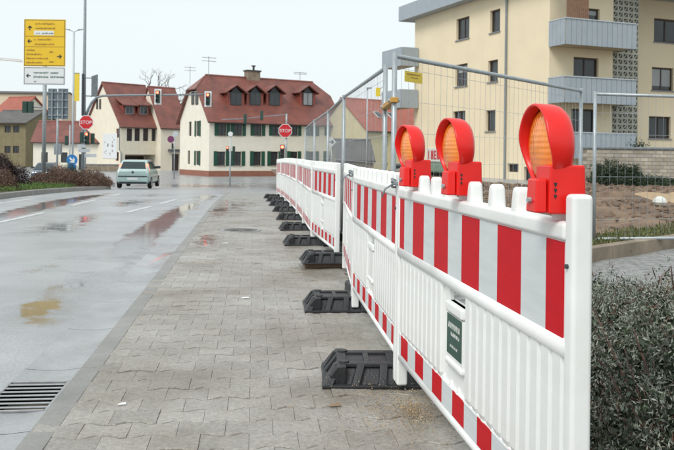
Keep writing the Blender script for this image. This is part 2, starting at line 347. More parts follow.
# gutter, left open where the drain grate lies
gu, gv = US(G(21, 397)); GR = (KU1-0.006-0.31, KU1-0.006, gv-0.24, gv+0.24)
gut = tag(empty('gutter'), kind='structure')
v = 0.5; k = 0
while v < 28:
    v1 = v+0.998; segs = [(v, v1, KU0, KU1)]
    if v1 > GR[2] and v < GR[3]:
        segs = []
        if v < GR[2]: segs.append((v, GR[2], KU0, KU1))
        if v1 > GR[3]: segs.append((GR[3], v1, KU0, KU1))
    for (a, b, c, d) in segs:
        o = sheet('gutter_slab', lin(c+0.001, d-0.001, 0.1), lin(a+0.0015, b-0.0015, 0.2), lambda x,y,uu,vv: gz(x,y)-0.012*math.sin(math.pi*min(1,max(0,(uu-KU0)/(KU1-KU0))))+0.003, M_gutter, None, lambda x,y: 0.05+wet_road(x,y))
        o.parent = gut
    v += 1.0; k += 1
kerb = tag(empty('kerb'), kind='structure')
v = 0.4
while v < 28:
    p0 = S(KU1, v); p1 = S(KU1, v+1)
    dz = random.uniform(-0.003, 0.003)
    mb = MB(); mb.hexa([S(KU1,v+.003,gz(p0.x,p0.y)-.1), S(KU2,v+.003,gz(p0.x,p0.y)-.1), S(KU2,v+.997,gz(p1.x,p1.y)-.1), S(KU1,v+.997,gz(p1.x,p1.y)-.1),
        S(KU1+.012,v+.003,gz(p0.x,p0.y)+.033+dz), S(KU2,v+.003,gz(p0.x,p0.y)+.031+dz), S(KU2,v+.997,gz(p1.x,p1.y)+.031+dz), S(KU1+.012,v+.997,gz(p1.x,p1.y)+.033+dz)])
    o = mb.build('kerb_stone', M_kerb, kerb, bevel=0.005)
    v += 1.0
# sidewalk: interlocking double-T pavers, near ones as single pieces
walk = tag(empty('sidewalk'), kind='structure')
o = sheet('joint_bed', lin(KU2-.02, WE+.02, 0.08), lin(0.5, 16.3, 0.08), lambda x,y,u,v: gz(x,y)+0.0248+0.0014*nsum(x,y,2.1), M_joint); o.parent = walk
o = sheet('far_paving', lin(KU2-.02, WE+.02, 0.15), lin(16.3, 28, 0.2), lambda x,y,u,v: gz(x,y)+0.028, M_paver_far, None, lambda x,y: wet_walk(x,y)); o.parent = walk
def far_bump(m):
    N, L, b = nodes(m); tc = N.new('ShaderNodeTexCoord'); mp = N.new('ShaderNodeMapping'); mp.inputs['Rotation'].default_value = (0,0,-STREET)
    L.new(tc.outputs['Object'], mp.inputs['Vector'])
    br = N.new('ShaderNodeTexBrick'); br.inputs['Scale'].default_value = 1; br.inputs['Brick Width'].default_value = 0.2; br.inputs['Row Height'].default_value = 0.165; br.inputs['Mortar Size'].default_value = 0.006
    L.new(mp.outputs[0], br.inputs['Vector'])
    bp = N.new('ShaderNodeBump'); bp.invert = True; bp.inputs['Strength'].default_value = 0.6; bp.inputs['Distance'].default_value = 0.006
    L.new(br.outputs['Fac'], bp.inputs['Height']); old = b.inputs['Normal'].links[0].from_socket; L.new(old, bp.inputs['Normal']); L.new(bp.outputs[0], b.inputs['Normal'])
far_bump(M_paver_far)
PL, PR, PA = 0.2, 0.165, 0.014
def paver_pts(gap, jit):
    hl = PL/2-.0004; pts = []
    for x in (-hl, -.36*PL, -.14*PL, .14*PL, .36*PL, hl):
        f = 1 if abs(x) > .25*PL else -1; pts.append((x, -(PR/2+PA*f-gap)))
    pts += [(-x, -y) for x, y in pts]
    return [(x+(random.uniform(-jit, jit) if abs(x) < .09 else 0), y+random.uniform(-jit, jit)) for x, y in pts]
def paver_rings():
    pts = paver_pts(0.0040, 0.0012)
    ins = [(x*(.994 if abs(x) > .09 else 1.0), y-math.copysign(.0035, y)) for x, y in pts]
    return [[(x, y, -0.03) for x, y in pts], [(x, y, -0.0045) for x, y in pts], [(x, y, 0) for x, y in ins]]
pav_meshes = []
for k in range(14):
    mb = MB(); R = paver_rings(); n = 12
    mb.rings(R, cap=False); mb.poly(R[2]); me = mb.mesh('paver', M_paver); pav_meshes.append(me)
    a = me.attributes.new('wet', 'FLOAT', 'POINT'); a.data.foreach_set('value', [0.06+0.012*k]*len(me.vertices))
rest = MB(); cnt = 0; row = 0; v = 2.75; restwet = []
while v < 16.2:
    u = KU2+0.0 + (0.1 if row % 2 else 0)
    while u < WE-0.02:
        tilt = Matrix.Rotation(random.gauss(0, .009), 4, 'X') @ Matrix.Rotation(random.gauss(0, .009), 4, 'Y')
        z = 0.030+random.gauss(0, .0012)
        if cnt < 300:
            o = ob('paver', random.choice(pav_meshes[:9]), walk); o.matrix_local = Matrix.Translation(S(u, v, z)) @ Matrix.Rotation(STREET, 4, 'Z') @ tilt
        else:
            M = Matrix.Translation(S(u, v, z+gz(*S(u, v).xy))) @ Matrix.Rotation(STREET, 4, 'Z') @ tilt
            R = [[M @ Vector(q) for q in r] for r in paver_rings()]
            rest.rings(R, cap=False); rest.poly(R[2]); restwet += [wet_walk(q.x, q.y) for r in R for q in r]+[wet_walk(q.x, q.y) for q in R[2]]
        cnt += 1; u += PL
    v += PR; row += 1
o = rest.build('paver_field', M_paver, walk); o['kind'] = 'stuff'
a = o.data.attributes.new('wet', 'FLOAT', 'POINT'); a.data.foreach_set('value', restwet[:len(o.data.vertices)])
# road markings
marks = [((0,222.4),(44,212.8)), ((71.4,205.8),(96,200)), ((127,212.6),(152,206.3)), ((160,204),(176,199.5)), ((0,203.5),(35,198.6)), ((112,196),(122,193.6)), ((10,199),(34,196.5))]
for k, (a, b) in enumerate(marks):
    A = G(*a); B = G(*b); d = (B-A).normalized(); A = A-d*(0.8 if a[0] == 0 else 0); n = Vector((-d.y, d.x, 0)); w = 0.065
    mb = MB(); K = max(2, int((B-A).length/0.25))
    for i in range(K):
        q = [A+(B-A)*(i/K), A+(B-A)*((i+1)/K)]
        pts = [q[0]-n*w, q[1]-n*w, q[1]+n*w, q[0]+n*w]; mb.poly([(p.x, p.y, gz(p.x, p.y)+0.004) for p in pts])
    lb = ['near left lane dash running out of the picture', 'lane dash just past the near left one', 'lane dash in the middle of the wet road', 'short lane dash behind the middle one', 'long pale dash near the island kerb', 'small far dash before the silver hatchback', 'thin far dash along the island'][k]
    tag(mb.build('lane_dash', M_mark), 'white painted '+lb, 'road marking', 'white dashes on the wet road')
# drain grate with frame and bars over a well coloured black in place of its shade
gr = empty('drain_grate', S((GR[0]+GR[1])/2, gv, 0), STREET, 'cast iron drain grate with eight slots in the gutter', 'drain')
hw = 0.153; hh = 0.238
mb = MB(); mb.bx(-hw,hw,-hh,hh,-0.165,-0.16); mb.bx(-hw,-hw+.003,-hh,hh,-.16,-.009); mb.bx(hw-.003,hw,-hh,hh,-.16,-.009); mb.bx(-hw,hw,-hh,-hh+.003,-.16,-.009); mb.bx(-hw,hw,hh-.003,hh,-.16,-.009); mb.build('well', M_well, gr)
mb = MB(); mb.bx(-hw,-hw+.014,-hh,hh,-.008,.004); mb.bx(hw-.014,hw,-hh,hh,-.008,.004); mb.bx(-hw+.014,hw-.014,-hh,-hh+.012,-.008,.004); mb.bx(-hw+.014,hw-.014,hh-.012,hh,-.008,.004)
mb.build('frame', M_iron, gr, bevel=.002)
bar = MB().bx(-hw+.014, hw-.014, -.0095, .0095, -.003, .003).mesh('bar', M_iron)
for k in range(7): ob('bar', bar, gr, (0, -hh+.055+k*(2*hh-.11)/6, 0), bevel=.002)
# manhole
mp_ = G(241, 232.5); mh = empty('manhole_cover', (mp_.x, mp_.y, 0.0305), STREET, 'round iron manhole cover set in the damp paving', 'manhole')
mb = MB(); mb.tube([(0,0,-.02),(0,0,.004)], .25, 28); mb.build('cover', M_ironw, mh, bevel=.002)
mb = MB(); mb.rings([[(r*math.cos(q*math.pi/14), r*math.sin(q*math.pi/14), z) for q in range(28)] for r, z in ((.262,-.01),(.262,.007),(.30,.007),(.30,-.01))], cap=False); mb.build('frame', M_iron, mh)
for k in range(8):
    a = k*math.pi/4; mb = MB(); mb.bx(.06,.2,-.012,.012,.004,.008); o = mb.build('rib', M_ironw, mh); o.rotation_euler.z = a
# right side: bed, gravel strip, edging, building plot
tag(sheet('planting_bed', lin(WE+.03, 4.5, .25), lin(0.5, 7.4, .3), lambda x,y,u,v: 0.04+0.03*nsum(x,y,3), M_bedsoil), kind='structure')
EA = Vector((1.55, 7.4, 0)); ED = Vector((0.725, 0.689, 0)); EN = Vector((-0.689, 0.725, 0))
def behind(u, v): return (S(u, v)-EA).dot(EN)
tag(sheet('gravel_strip', lin(WE+.03, 16, .25), lin(5.6, 18, .25), lambda x,y,u,v: 0.085+0.012*nsum(x,y,4), M_gravel, lambda u,v: behind(u,v) < 0.3), kind='structure')
def plot_z(x, y, u, v): return max(-0.05, 0.15+0.10*nsum(x,y,.8)*smooth(behind(u,v)/2)+0.05*nsum(x,y,2.3)*smooth(behind(u,v)/1.5)+0.02*nsum(x,y,6)+random.uniform(-.02,.02)-0.02*max(0,y-26))
tag(sheet('building_plot', lin(1.3, 45, .3), lin(6.5, 62, .35), plot_z, M_soil, lambda u,v: behind(u,v) > 0.05), kind='structure')
eb = empty('edging_beam', EA, math.atan2(ED.y, ED.x), 'long weathered concrete edging between gravel strip and dug-up plot', 'edging')
for k in range(8):
    mb = MB(); mb.bx(k*1.0+.004, k*1.0+.996, -.07, .07, -.1, .235); mb.build('edging_stone', M_stonebase, eb, bevel=.008)

# ------------------------------------------------------------------ barrier panels
def rbox_mesh(name, x0,x1,y0,y1,z0,z1, mat): return MB().bx(x0,x1,y0,y1,z0,z1).mesh(name, mat)
knob_me = None
def knob_mesh():
    mb = MB(); R = []
    for z, sx, sy in ((-.01,.029,.026),(.0,.028,.025),(.055,.0245,.0215),(.066,.0225,.0195),(.072,.017,.014)):
        R.append([(sx*math.copysign(abs(math.cos(a))**.45, math.cos(a)), sy*math.copysign(abs(math.sin(a))**.45, math.sin(a)), z) for a in [2*math.pi*(k+.5)/20 for k in range(20)]])
    mb.rings(R); return mb.mesh('knob', M_white, True)
def picket_mesh():
    mb = MB(); w = .0335; pr = [(-w,.008),(-w,.016),(-w*.72,.024),(w*.72,.024),(w,.016),(w,.008),(w,-.008),(w,-.016),(w*.72,-.024),(-w*.72,-.024),(-w,-.016),(-w,-.008)]
    mb.rings([[(x*.8, y*.7, .325) for x, y in pr], [(x, y, .345) for x, y in pr], [(x, y, .70) for x, y in pr], [(x*.9, y*.8, .715) for x, y in pr]])
    return mb.mesh('picket', M_white)
KNOB, PICK = knob_mesh(), picket_mesh()
TOOTH = MB().hexa([(-.014,-.02,.322),(.014,-.02,.322),(.014,.02,.322),(-.014,.02,.322),(-.006,-.012,.345),(.006,-.012,.345),(.006,.012,.345),(-.006,.012,.345)]).mesh('fin', M_white)
def barrier(A, B, label, knobs=None, first=False):
    L = (B-A).length; t = empty('plastic_barrier', (A.x, A.y, gz(A.x, A.y)), math.atan2(B.y-A.y, B.x-A.x), label, 'barrier', 'white plastic barrier panels along the pavement')
    t.rotation_euler.x = random.gauss(0, .008) if not first else 0.0
    t.rotation_euler.y = -math.atan2(gz(B.x,B.y)-gz(A.x,A.y), L)
    e = L-.03
    for x0 in (0.0, L-.056):
        mb = MB(); mb.bx(x0, x0+.052, -.027, .027, .06, 1.108); mb.build('end_post', M_white, t, bevel=.012, seg=3)
    mb = MB(); mb.bx(.045, e-.02, -.032, .032, .988, 1.038); mb.build('top_rail', M_white, t, bevel=.013, seg=3)
    mb = MB(); mb.bx(.05, e-.024, -.021, .021, .735, .99); mb.build('board', M_white, t, bevel=.004)
    mb = MB(); mb.bx(.060, e-.036, -.0235, .0235, .744, .986); mb.build('reflective_foil', M_foil, t)
    mb = MB(); mb.tube([(.045,0,.722),(e-.02,0,.722)], .034, 12); mb.build('middle_rail', M_white, t, smooth=True)
    c = 1.04*L/2.03; h0, h1 = c-.115, c+.085
    mb = MB(); mb.bx(.060, h0, -.008, .008, .2, .72); mb.bx(h1, e-.024, -.008, .008, .2, .72); mb.bx(h0, h1, -.008, .008, .2, .645); mb.bx(h0,h1,-.018,.018,.42,.60); mb.build('web', M_white, t)
    mb = MB(); mb.bx(h0-.005, h1+.005, -.026, .026, .605, .645); mb.build('window_bar', M_white, t, bevel=.008)
    mb = MB(); mb.bx(h0-.005, h1+.005, -.026, .026, .405, .43); mb.build('window_bar', M_white, t, bevel=.008)
    x = .097
    while x < e-.05:
        if x+.036 < h0 or x-.036 > h1: ob('picket', PICK, t, (x, 0, 0))
        x += .0765
    x = .1
    while x < e-.05: ob('fin', TOOTH, t, (x, 0, 0)); x += .1
    mb = MB(); mb.bx(.05, e-.024, -.018, .018, .222, .328); mb.build('tactile_strip', M_white, t, bevel=.004)
    mb = MB(); mb.bx(.06, e-.034, -.0205, .0205, .228, .322); mb.build('tactile_foil', M_foil_low, t)
    mb = MB(); mb.tube([(.03,0,.203),(e,0,.203)], .024, 10); mb.build('bottom_rail', M_white, t, smooth=True)
    for x in (knobs or [.15+.2*k for k in range(9)]):
        if x < L-.08: ob('knob', KNOB, t, (x, 0, 1.037))
    mb = MB(); mb.tube([(.028,-.034,.93),(.028,.034,.93)], .006, 8); mb.build('bolt', M_dgrey, t)
    if first:
        lb = MB(); lb.bx(h0+.006, h1-.006, .0185, .0205, .448, .598); p = lb.build('label_plate', M_greenlabel, t)
        mb = MB()
        for z0, hh_, a, b in ((.548,.022,-.075,.065), (.522,.014,-.07,.045), (.478,.010,-.045,.05)):
            x = c-.015+a
            while x < c-.015+b:
                w_ = random.uniform(.008, .014); mb.bx(x, x+w_*.4, .0206, .0212, z0, z0+hh_); mb.bx(x+w_*.4, x+w_*.8, .0206, .0212, z0+random.choice([0,.5])*hh_, z0+hh_*random.choice([.5,.9])); x += w_*1.15
        mb.build('label_print', M_creamprint, p)['kind'] = 'stuff'
    return t
def at(px, d): q = P(px, 200, d); return Vector((q.x, d, 0))
J = [at(584,1.93), at(401.5,3.98), at(355.5,5.95), at(345.5,7.95)]
J2 = [at(337.5,8.25), at(313,10.25), at(304,12.2), at(297.5,14.1), at(291,16.1), at(285.5,18.1), at(281,20.1), at(277,22.1)]
names = ['frontmost white barrier panel carrying three red warning lamps and a green label', 'second white barrier panel from the front, just behind the lamp-topped one',
 'third white barrier panel, seen almost edge-on', 'fourth white barrier panel, first beyond the gap with the wooden planks', 'fifth white barrier panel from the front', 'sixth white barrier panel from the front', 'seventh white barrier panel from the front',
 'eighth white barrier panel from the front', 'ninth white barrier panel from the front', 'tenth white barrier panel, last but one in the row', 'farthest white barrier panel at the end of the row']
pairs = [(J[i], J[i+1]) for i in range(3)]+[(J2[i], J2[i+1]) for i in range(7)]
panels = []
for k, (a, b) in enumerate(pairs):
    d = (b-a).normalized()
    panels.append(barrier(a, b-d*0.012, names[k], [.42,.635,.865,1.19,1.39,1.6,1.86] if k == 0 else None, k == 0))

# foot plates
def foot_proto():
    t = empty('rubber_ballast')
    w, d, h = .37, .225, .105          # half sizes, height
    mb = MB()                          # core
    mb.hexa([(-w+.03,-d+.04,0),(w-.03,-d+.04,0),(w-.03,d-.04,0),(-w+.03,d-.04,0),(-w+.1,-d+.105,h-.012),(w-.1,-d+.105,h-.012),(w-.1,d-.105,h-.012),(-w+.1,d-.105,h-.012)])
    mb.build('core', M_black, t)
    mb = MB(); mb.bx(-w,w,-d,-d+.03,0,.016); mb.bx(-w,w,d-.03,d,0,.016); mb.bx(-w,-w+.03,-d+.03,d-.03,0,.016); mb.bx(w-.03,w,-d+.03,d-.03,0,.016); mb.build('rim', M_black, t, bevel=.004)
    mb = MB()                          # top deck with slots
    x0, x1, y0, y1 = -w+.075, w-.075, -d+.085, d-.085
    mb.bx(x0,x1,y0,y0+.05,h-.02,h); mb.bx(x0,x1,y1-.05,y1,h-.02,h); mb.bx(x0,x0+.05,y0+.05,y1-.05,h-.02,h); mb.bx(x1-.05,x1,y0+.05,y1-.05,h-.02,h)
    mb.bx(x0+.14,x0+.17,y0+.05,y1-.05,h-.02,h); mb.bx(x1-.17,x1-.14,y0+.05,y1-.05,h-.02,h); mb.bx(-.03,.03,y0+.05,y1-.05,h-.02,h); mb.build('deck', M_black, t, bevel=.004)
    for sy in (-1, 1):
        for k, x in enumerate([-w+.02,-.21,-.07,.07,.21,w-.02]):
            mb = MB(); r = .02 if 0 < k < 5 else .024
            xt = x*0.82
            mb.hexa([(x-r,sy*d,0),(x+r,sy*d,0),(x+r,sy*(d-.12),0),(x-r,sy*(d-.12),0),(xt-r,sy*(d-.085),h-.002),(xt+r,sy*(d-.085),h-.002),(xt+r,sy*(d-.12),h-.002),(xt-r,sy*(d-.12),h-.002)]); mb.build('rib', M_black, t, bevel=.004)
    for sx in (-1, 1):
        for y in (-.12, .12):
            mb = MB(); r = .07
            mb.hexa([(sx*w,y-r,0),(sx*(w-.12),y-r,0),(sx*(w-.12),y+r,0),(sx*w,y+r,0),(sx*(w-.075),y-r,h-.003),(sx*(w-.12),y-r,h-.003),(sx*(w-.12),y+r,h-.003),(sx*(w-.075),y+r,h-.003)]); mb.build('end_wedge', M_black, t, bevel=.006)
        for y in (-.11, .11):
            mb = MB(); mb.tube([(sx*(w-.11), y, h-.006), (sx*(w-.11), y, h+.008)], .026, 14); mb.build('stud', M_black, t, bevel=.003)
    return t
fp = foot_proto()
spots = [(J[0], 0, 'under the near end of the frontmost barrier'), (J[1], .20, 'big in front, under the joint of first and second barrier'), (J[2], .12, 'under the joint of second and third barrier'), (J2[0], .05, 'lying on wooden planks at the start of the fourth barrier')]
spots += [(J2[i], .05, 'under the joint of '+a) for i, a in zip(range(1, 7), ['fourth and fifth barrier', 'fifth and sixth barrier', 'sixth and seventh barrier', 'seventh and eighth barrier', 'eighth and ninth barrier', 'ninth and tenth barrier'])]
spots += [(J2[7], 0, 'under the far end of the last barrier')]
for k, (p, off, lb) in enumerate(spots):
    t = fp if k == 0 else copy_tree(fp)
    q = p+TV*off; t.location = (q.x, q.y, gz(q.x, q.y)+0.032+(0.045 if k == 3 else 0)); t.rotation_euler.z = STREET+random.uniform(-.09, .09)+(-.08 if k == 1 else 0)
    tag(t, 'black recycled rubber foot plate '+lb, 'foot plate', 'black rubber barrier feet')
for k, (dx, dy, rz, lb) in enumerate([(.02,-.02,.05,'broad weathered plank under the raised foot plate'), (.08,-.13,1.45,'short plank sticking out from under the raised foot plate')]):
    q = J2[0]+Vector((dx, dy, 0)); mb = MB(); ln = .36 if k == 0 else .26
    mb.bx(-ln, ln, -.07, .07, 0, .042 if k == 0 else .04); o = mb.build('wooden_plank', M_wood, bevel=.004); o.location = (q.x, q.y, .033); o.rotation_euler.z = STREET+rz
    if k == 1: o.location.z = .0335; o.location.x += .16; o.location.y -= .28
    tag(o, lb, 'plank', 'wooden planks by the barriers')
# wire ties at the joints
for k, (p, lb) in enumerate([(J[1], 'grey plastic tie binding the first two barrier panels'), (J[2], 'grey plastic tie binding second and third barrier')]):
    mb = MB()
    for r in range(3):
        mb.tube([p+Vector((.05*math.cos(a)-.0, .045*math.sin(a), 1.045+.012*r+.01*math.sin(2*a+r))) for a in [q*math.pi/8 for q in range(17)]], .006, 6)
    mb.tube([p+Vector((-.05,-.02,1.05)), p+Vector((-.085,-.04,1.03)), p+Vector((-.1,-.03,.99))], .005, 6)
    tag(mb.build('cable_tie', M_mgrey, smooth=True), lb, 'tie', 'ties at the barrier joints')

# ------------------------------------------------------------------ warning lamps
def lamp(pos, yaw, label):
    t = empty('warning_lamp', pos, yaw, label, 'warning lamp', 'red warning lamps on the front barrier')
    mb = MB(); mb.hexa([(-.01,-.058,.012),(.092,-.058,.012),(.092,.040,.012),(-.01,.040,.012),(-.008,-.056,.136),(.091,-.056,.136),(.091,.037,.136),(-.008,.037,.136)]); hb = mb.build('battery_box', M_redp, t, bevel=.006, seg=3)
    mb = MB(); mb.hexa([(.01,-.090,.014),(.078,-.090,.014),(.082,-.059,.014),(.01,-.059,.014),(.012,-.086,.10),(.074,-.086,.10),(.079,-.059,.10),(.012,-.059,.10)]); mb.build('lamp_neck', M_redp, t, bevel=.005)
    mb = MB(); mb.tube([(.045,-.089,.045),(.045,-.098,.045)], .008, 10); mb.build('screw', M_galv, t)
    mb = MB(); mb.tube([(.09,.024,.03),(.0935,.024,.03)], .012, 12); mb.build('keyhole', M_dgrey, t)
    mb = MB()
    for z in (.075, .09, .105): mb.bx(.0905, .0926, -.046, -.039, z-.02, z-.013); mb.bx(.0905, .0927, -.044, -.041, z-.024, z-.02)
    mb.build('print', M_signblack, hb)
    mb = MB(); mb.tube([(.03,.0,-.006),(.03,.0,.012)], .025, 14); mb.build('mount', M_white, t)
    zc, R0, n = .186, .108, 48
    def ring(r, yf, sc=1.0): return [(r*math.sin(a), yf(a), zc+r*math.cos(a)*sc) for a in [2*math.pi*k/n for k in range(n)]]
    def front(a): # hood reaches furthest at the top, cut back towards the bottom
        c = math.cos(a); return -.048-.022*smooth((c+.75)/1.1)
    mb = MB()
    mb.rings([ring(.02, lambda a: .014), ring(.07, lambda a: .012), ring(.094, lambda a: .006), ring(.104, lambda a: -.006), ring(R0, lambda a: -.02), ring(R0+.002, lambda a: front(a)+.004), ring(R0, front), ring(R0-.004, front), ring(R0-.007, lambda a: front(a)+.004), ring(R0-.009, lambda a: -.04)], cap=False)
    mb.poly(ring(.02, lambda a: .014)); mb.build('hood', M_redp, t, smooth=True)
    mb = MB(); mb.rings([ring(R0-.0085, lambda a: -.036), ring(.088, lambda a: -.046), ring(.07, lambda a: -.053), ring(.045, lambda a: -.058), ring(.02, lambda a: -.061), ring(.004, lambda a: -.062)], cap=False); mb.poly(ring(.004, lambda a: -.062)); mb.build('lens', M_amber, t, smooth=True)
d0 = (J[1]-J[0]).normalized()
for s_, yaw, lb in ((.16,-1.45,'largest red warning lamp with amber lens, nearest the camera'), (1.02,-1.33,'middle one of the three red warning lamps on the barrier'), (1.76,-1.30,'smallest, rearmost of the three red warning lamps')):
    q = J[0]+d0*s_; lamp((q.x, q.y, 1.043), yaw, lb)

# ------------------------------------------------------------------ tall mesh fences
def fence(A, B, label, z0=.12, H=1.9, wire=.1):
    L = (B-A).length; t = empty('mesh_fence', (A.x, A.y, gz(A.x, A.y)), math.atan2(B.y-A.y, B.x-A.x), label, 'fence', 'tall galvanised mesh fences')
    t.rotation_euler.y = -math.atan2(gz(B.x,B.y)-gz(A.x,A.y), L)
    for x in (0, L): mb = MB(); mb.tube([(x,0,.05),(x,0,z0+H)], .021, 10); mb.build('upright', M_galv, t, smooth=True)
    for z in (z0+.02, z0+H-.03):
        mb = MB(); mb.tube([(.0,0,z),(L,0,z)], .019, 10); mb.build('cross_tube', M_galv, t, smooth=True)
    mb = MB(); x = wire
    while x < L-.03: mb.tube([(x,.0,z0+.02),(x,.0,z0+H-.03)], .0016, 3, caps=False); x += wire
    z = z0+.25
    while z < z0+H-.1: mb.tube([(0,.004,z),(L,.004,z)], .0018, 3, caps=False); z += .25
    o = mb.build('wire_mesh', M_galv, t); o['kind'] = 'stuff'
    return t
FA = at(393,6.1); FB = at(580,9.15); FC = at(594,9.3); FD = FC+Vector((3.45,.75,0))
fR = fence(FA, FB, 'mesh fence panel behind the front barrier, sloping down to the right', .12, 1.87)
fence(FC, FD, 'mesh fence panel at the right edge in front of the dug-up plot', .22, 1.75)
FL = [at(384,7.05), at(342.5,10.75), at(327,14.5), at(313.5,18.2), at(304.5,21.9)]
lbs = ['mesh fence panel behind the third barrier, with steeply slanting top tube', 'mesh fence panel behind the fourth and fifth barriers', 'mesh fence panel behind the middle of the barrier row', 'farthest mesh fence panel behind the barrier row']
for k in range(4): d = (FL[k+1]-FL[k]).normalized(); fence(FL[k], FL[k+1]-d*.06, lbs[k], .12, 1.88)
for k, (p, z, lb) in enumerate([(at(388.5,6.6), 1.62, 'orange clamp bridging the two tall fence uprights')]):
    a, b = FA, FL[0]; mb = MB(); c = (a+b)/2; d = (b-a); rz = math.atan2(d.y, d.x); ln = d.length/2+.04
    t = empty('fence_clamp', (c.x, c.y, z), rz, lb, 'clamp'); mb.bx(-ln, ln, -.03, .03, -.02, .02); mb.build('strap', pm('clamp_orange', (.60,.32,.06), None, .5), t, bevel=.005)
    for sx in (-1, 1): mb = MB(); mb.tube([(sx*ln*.8,-.045,0),(sx*ln*.8,.045,0)], .014, 8); mb.build('bolt', M_galv, t)
fb = MB().bx(-.34,.34,-.11,.11,0,.12).mesh('fence_ballast', M_black)
for p, lb in [((FA+FL[0])/2, 'block behind the second barrier'), (FB, 'block where the two right-hand fences meet'), (FL[1], 'block behind the gap by the planks'), (FL[2], 'block behind the fifth barrier'), (FL[3], 'block behind the eighth barrier')]:
    o = ob('fence_ballast', fb, None, (p.x, p.y, gz(p.x, p.y)+.033), STREET+.1, bevel=.02); tag(o, 'black fence base '+lb, 'fence base', 'black fence base blocks')
def on_line(A, B, px):
    r = (px-CX)/F; d = B-A; return A+d*((r*A.y-A.x)/(d.x-r*d.y))
a = on_line(FA, FB, 402.5); b = on_line(FA, FB, 420); dirv = (b-a).normalized(); nrm = Vector((dirv.y, -dirv.x, 0))*.012
t = empty('yellow_tag', ((a.x+b.x)/2, (a.y+b.y)/2, zz(411, 77, (a.y+b.y)/2)), math.atan2(dirv.y, dirv.x), 'small yellow printed tag wired to the tall fence', 'tag'); w = (b-a).length/2
mb = MB(); mb.bx(-w, w, -.014, -.010, -.045, .04); mb.build('plate', M_tagyellow, t)
mb = MB(); mb.bx(-w*.8, w*.7, -.0155, -.0145, .012, .022); mb.bx(-w*.3, w*.5, -.0155, -.0145, -.012, -.004); mb.build('print', M_printolive, t)
p = P(378, 92, 7.4); t = empty('yellow_plate', (p.x, p.y, p.z), 0, 'little yellow plate beside the left fence upright', 'plate'); mb = MB(); mb.bx(-.022,.022,-.004,.004,-.04,.04); mb.build('plate', M_tagyellow, t)
mb = MB(); mb.tube([(.02,0,.03),(.05,-.1,.05)], .003, 6); mb.tube([(.02,0,-.03),(.05,-.1,-.02)], .003, 6); mb.build('wire', M_galv, t)

# ------------------------------------------------------------------ buildings
def tri_fan(mb, pts, m=0): mb.poly(pts, m)
def wall_holes(mb, T, a0, a1, c0, c1, holes, depth=.14, m=0):
    xs = sorted({a0, a1, *[h[0] for h in holes], *[h[1] for h in holes]}); zs = sorted({c0, c1, *[h[2] for h in holes], *[h[3] for h in holes]})
    xs = [x for x in xs if a0 <= x <= a1]; zs = [z for z in zs if c0 <= z <= c1]
    for i in range(len(xs)-1):
        for j in range(len(zs)-1):
            x, z = (xs[i]+xs[i+1])/2, (zs[j]+zs[j+1])/2
            if any(h[0] < x < h[1] and h[2] < z < h[3] for h in holes): continue
            mb.poly([T(xs[i],0,zs[j]), T(xs[i+1],0,zs[j]), T(xs[i+1],0,zs[j+1]), T(xs[i],0,zs[j+1])], m)
    for (x0, x1, z0, z1) in holes:
        for a, b in (((x0,z0),(x1,z0)), ((x1,z0),(x1,z1)), ((x1,z1),(x0,z1)), ((x0,z1),(x0,z0))):
            mb.poly([T(a[0],0,a[1]), T(b[0],0,b[1]), T(b[0],-depth,b[1]), T(a[0],-depth,a[1])], m)
def window(par, T, h, depth=.12, frame=M_brownframe, glass=M_glass, cols=2, rows=1, fw=.06, sill=None, shut=None, blind=None, name='window'):
    x0, x1, z0, z1 = h; mb = MB(); b0, b1 = -depth-.03, -depth+.02
    mb.tbx(T,x0,x0+fw,b0,b1,z0,z1); mb.tbx(T,x1-fw,x1,b0,b1,z0,z1); mb.tbx(T,x0+fw,x1-fw,b0,b1,z0,z0+fw); mb.tbx(T,x0+fw,x1-fw,b0,b1,z1-fw,z1)
    for k in range(1, cols): x = x0+(x1-x0)*k/cols; mb.tbx(T,x-fw*.45,x+fw*.45,b0+.003,b1-.003,z0+fw,z1-fw)
    for k in range(1, rows): z = z0+(z1-z0)*k/rows; mb.tbx(T,x0+fw,x1-fw,b0+.006,b1-.006,z-fw*.3,z+fw*.3)
    w = mb.build(name, frame, par)
    mb = MB(); mb.tbx(T,x0+fw*.5,x1-fw*.5,b0+.004,b0+.016,z0+fw*.5,z1-fw*.5); mb.build('pane', glass, w)
    if blind:
        mb = MB(); mb.tbx(T,x0+fw,x1-fw,b0+.018,b0+.026,z1-fw-(z1-z0-2*fw)*blind,z1-fw); mb.build('blind', M_glasslight, w)
    if sill: mb = MB(); mb.tbx(T,x0-.06,x1+.06,-depth,.07,z0-.06,z0-.005); mb.build('sill', sill, w)
    if shut:
        sw = (x1-x0)*.46
        for xa in (x0-sw-.02, x1+.02):
            mb = MB(); mb.tbx(T,xa,xa+sw,.012,.05,z0-.03,z1+.03); s_ = mb.build('shutter', shut, par)
            mb = MB()
            for q in range(5): zc = z0+(z1-z0)*(q+.5)/5; mb.tbx(T,xa+.06,xa+sw-.06,.051,.062,zc-.06,zc+.06)
            o = mb.build('louvre', shut, s_); o['kind'] = 'stuff'
    return w
def roof_slab(mb, pts, th=.14, m=0):
    pts = [Vector(p) for p in pts]; n = (pts[1]-pts[0]).cross(pts[2]-pts[0]).normalized()
    if n.z < 0: n = -n
    top = [p+n*th for p in pts]; k = len(pts)
    mb.add(pts+top, [tuple(range(k))[::-1], tuple(range(k, 2*k))]+[(i, (i+1)%k, k+(i+1)%k, k+i) for i in range(k)], m)
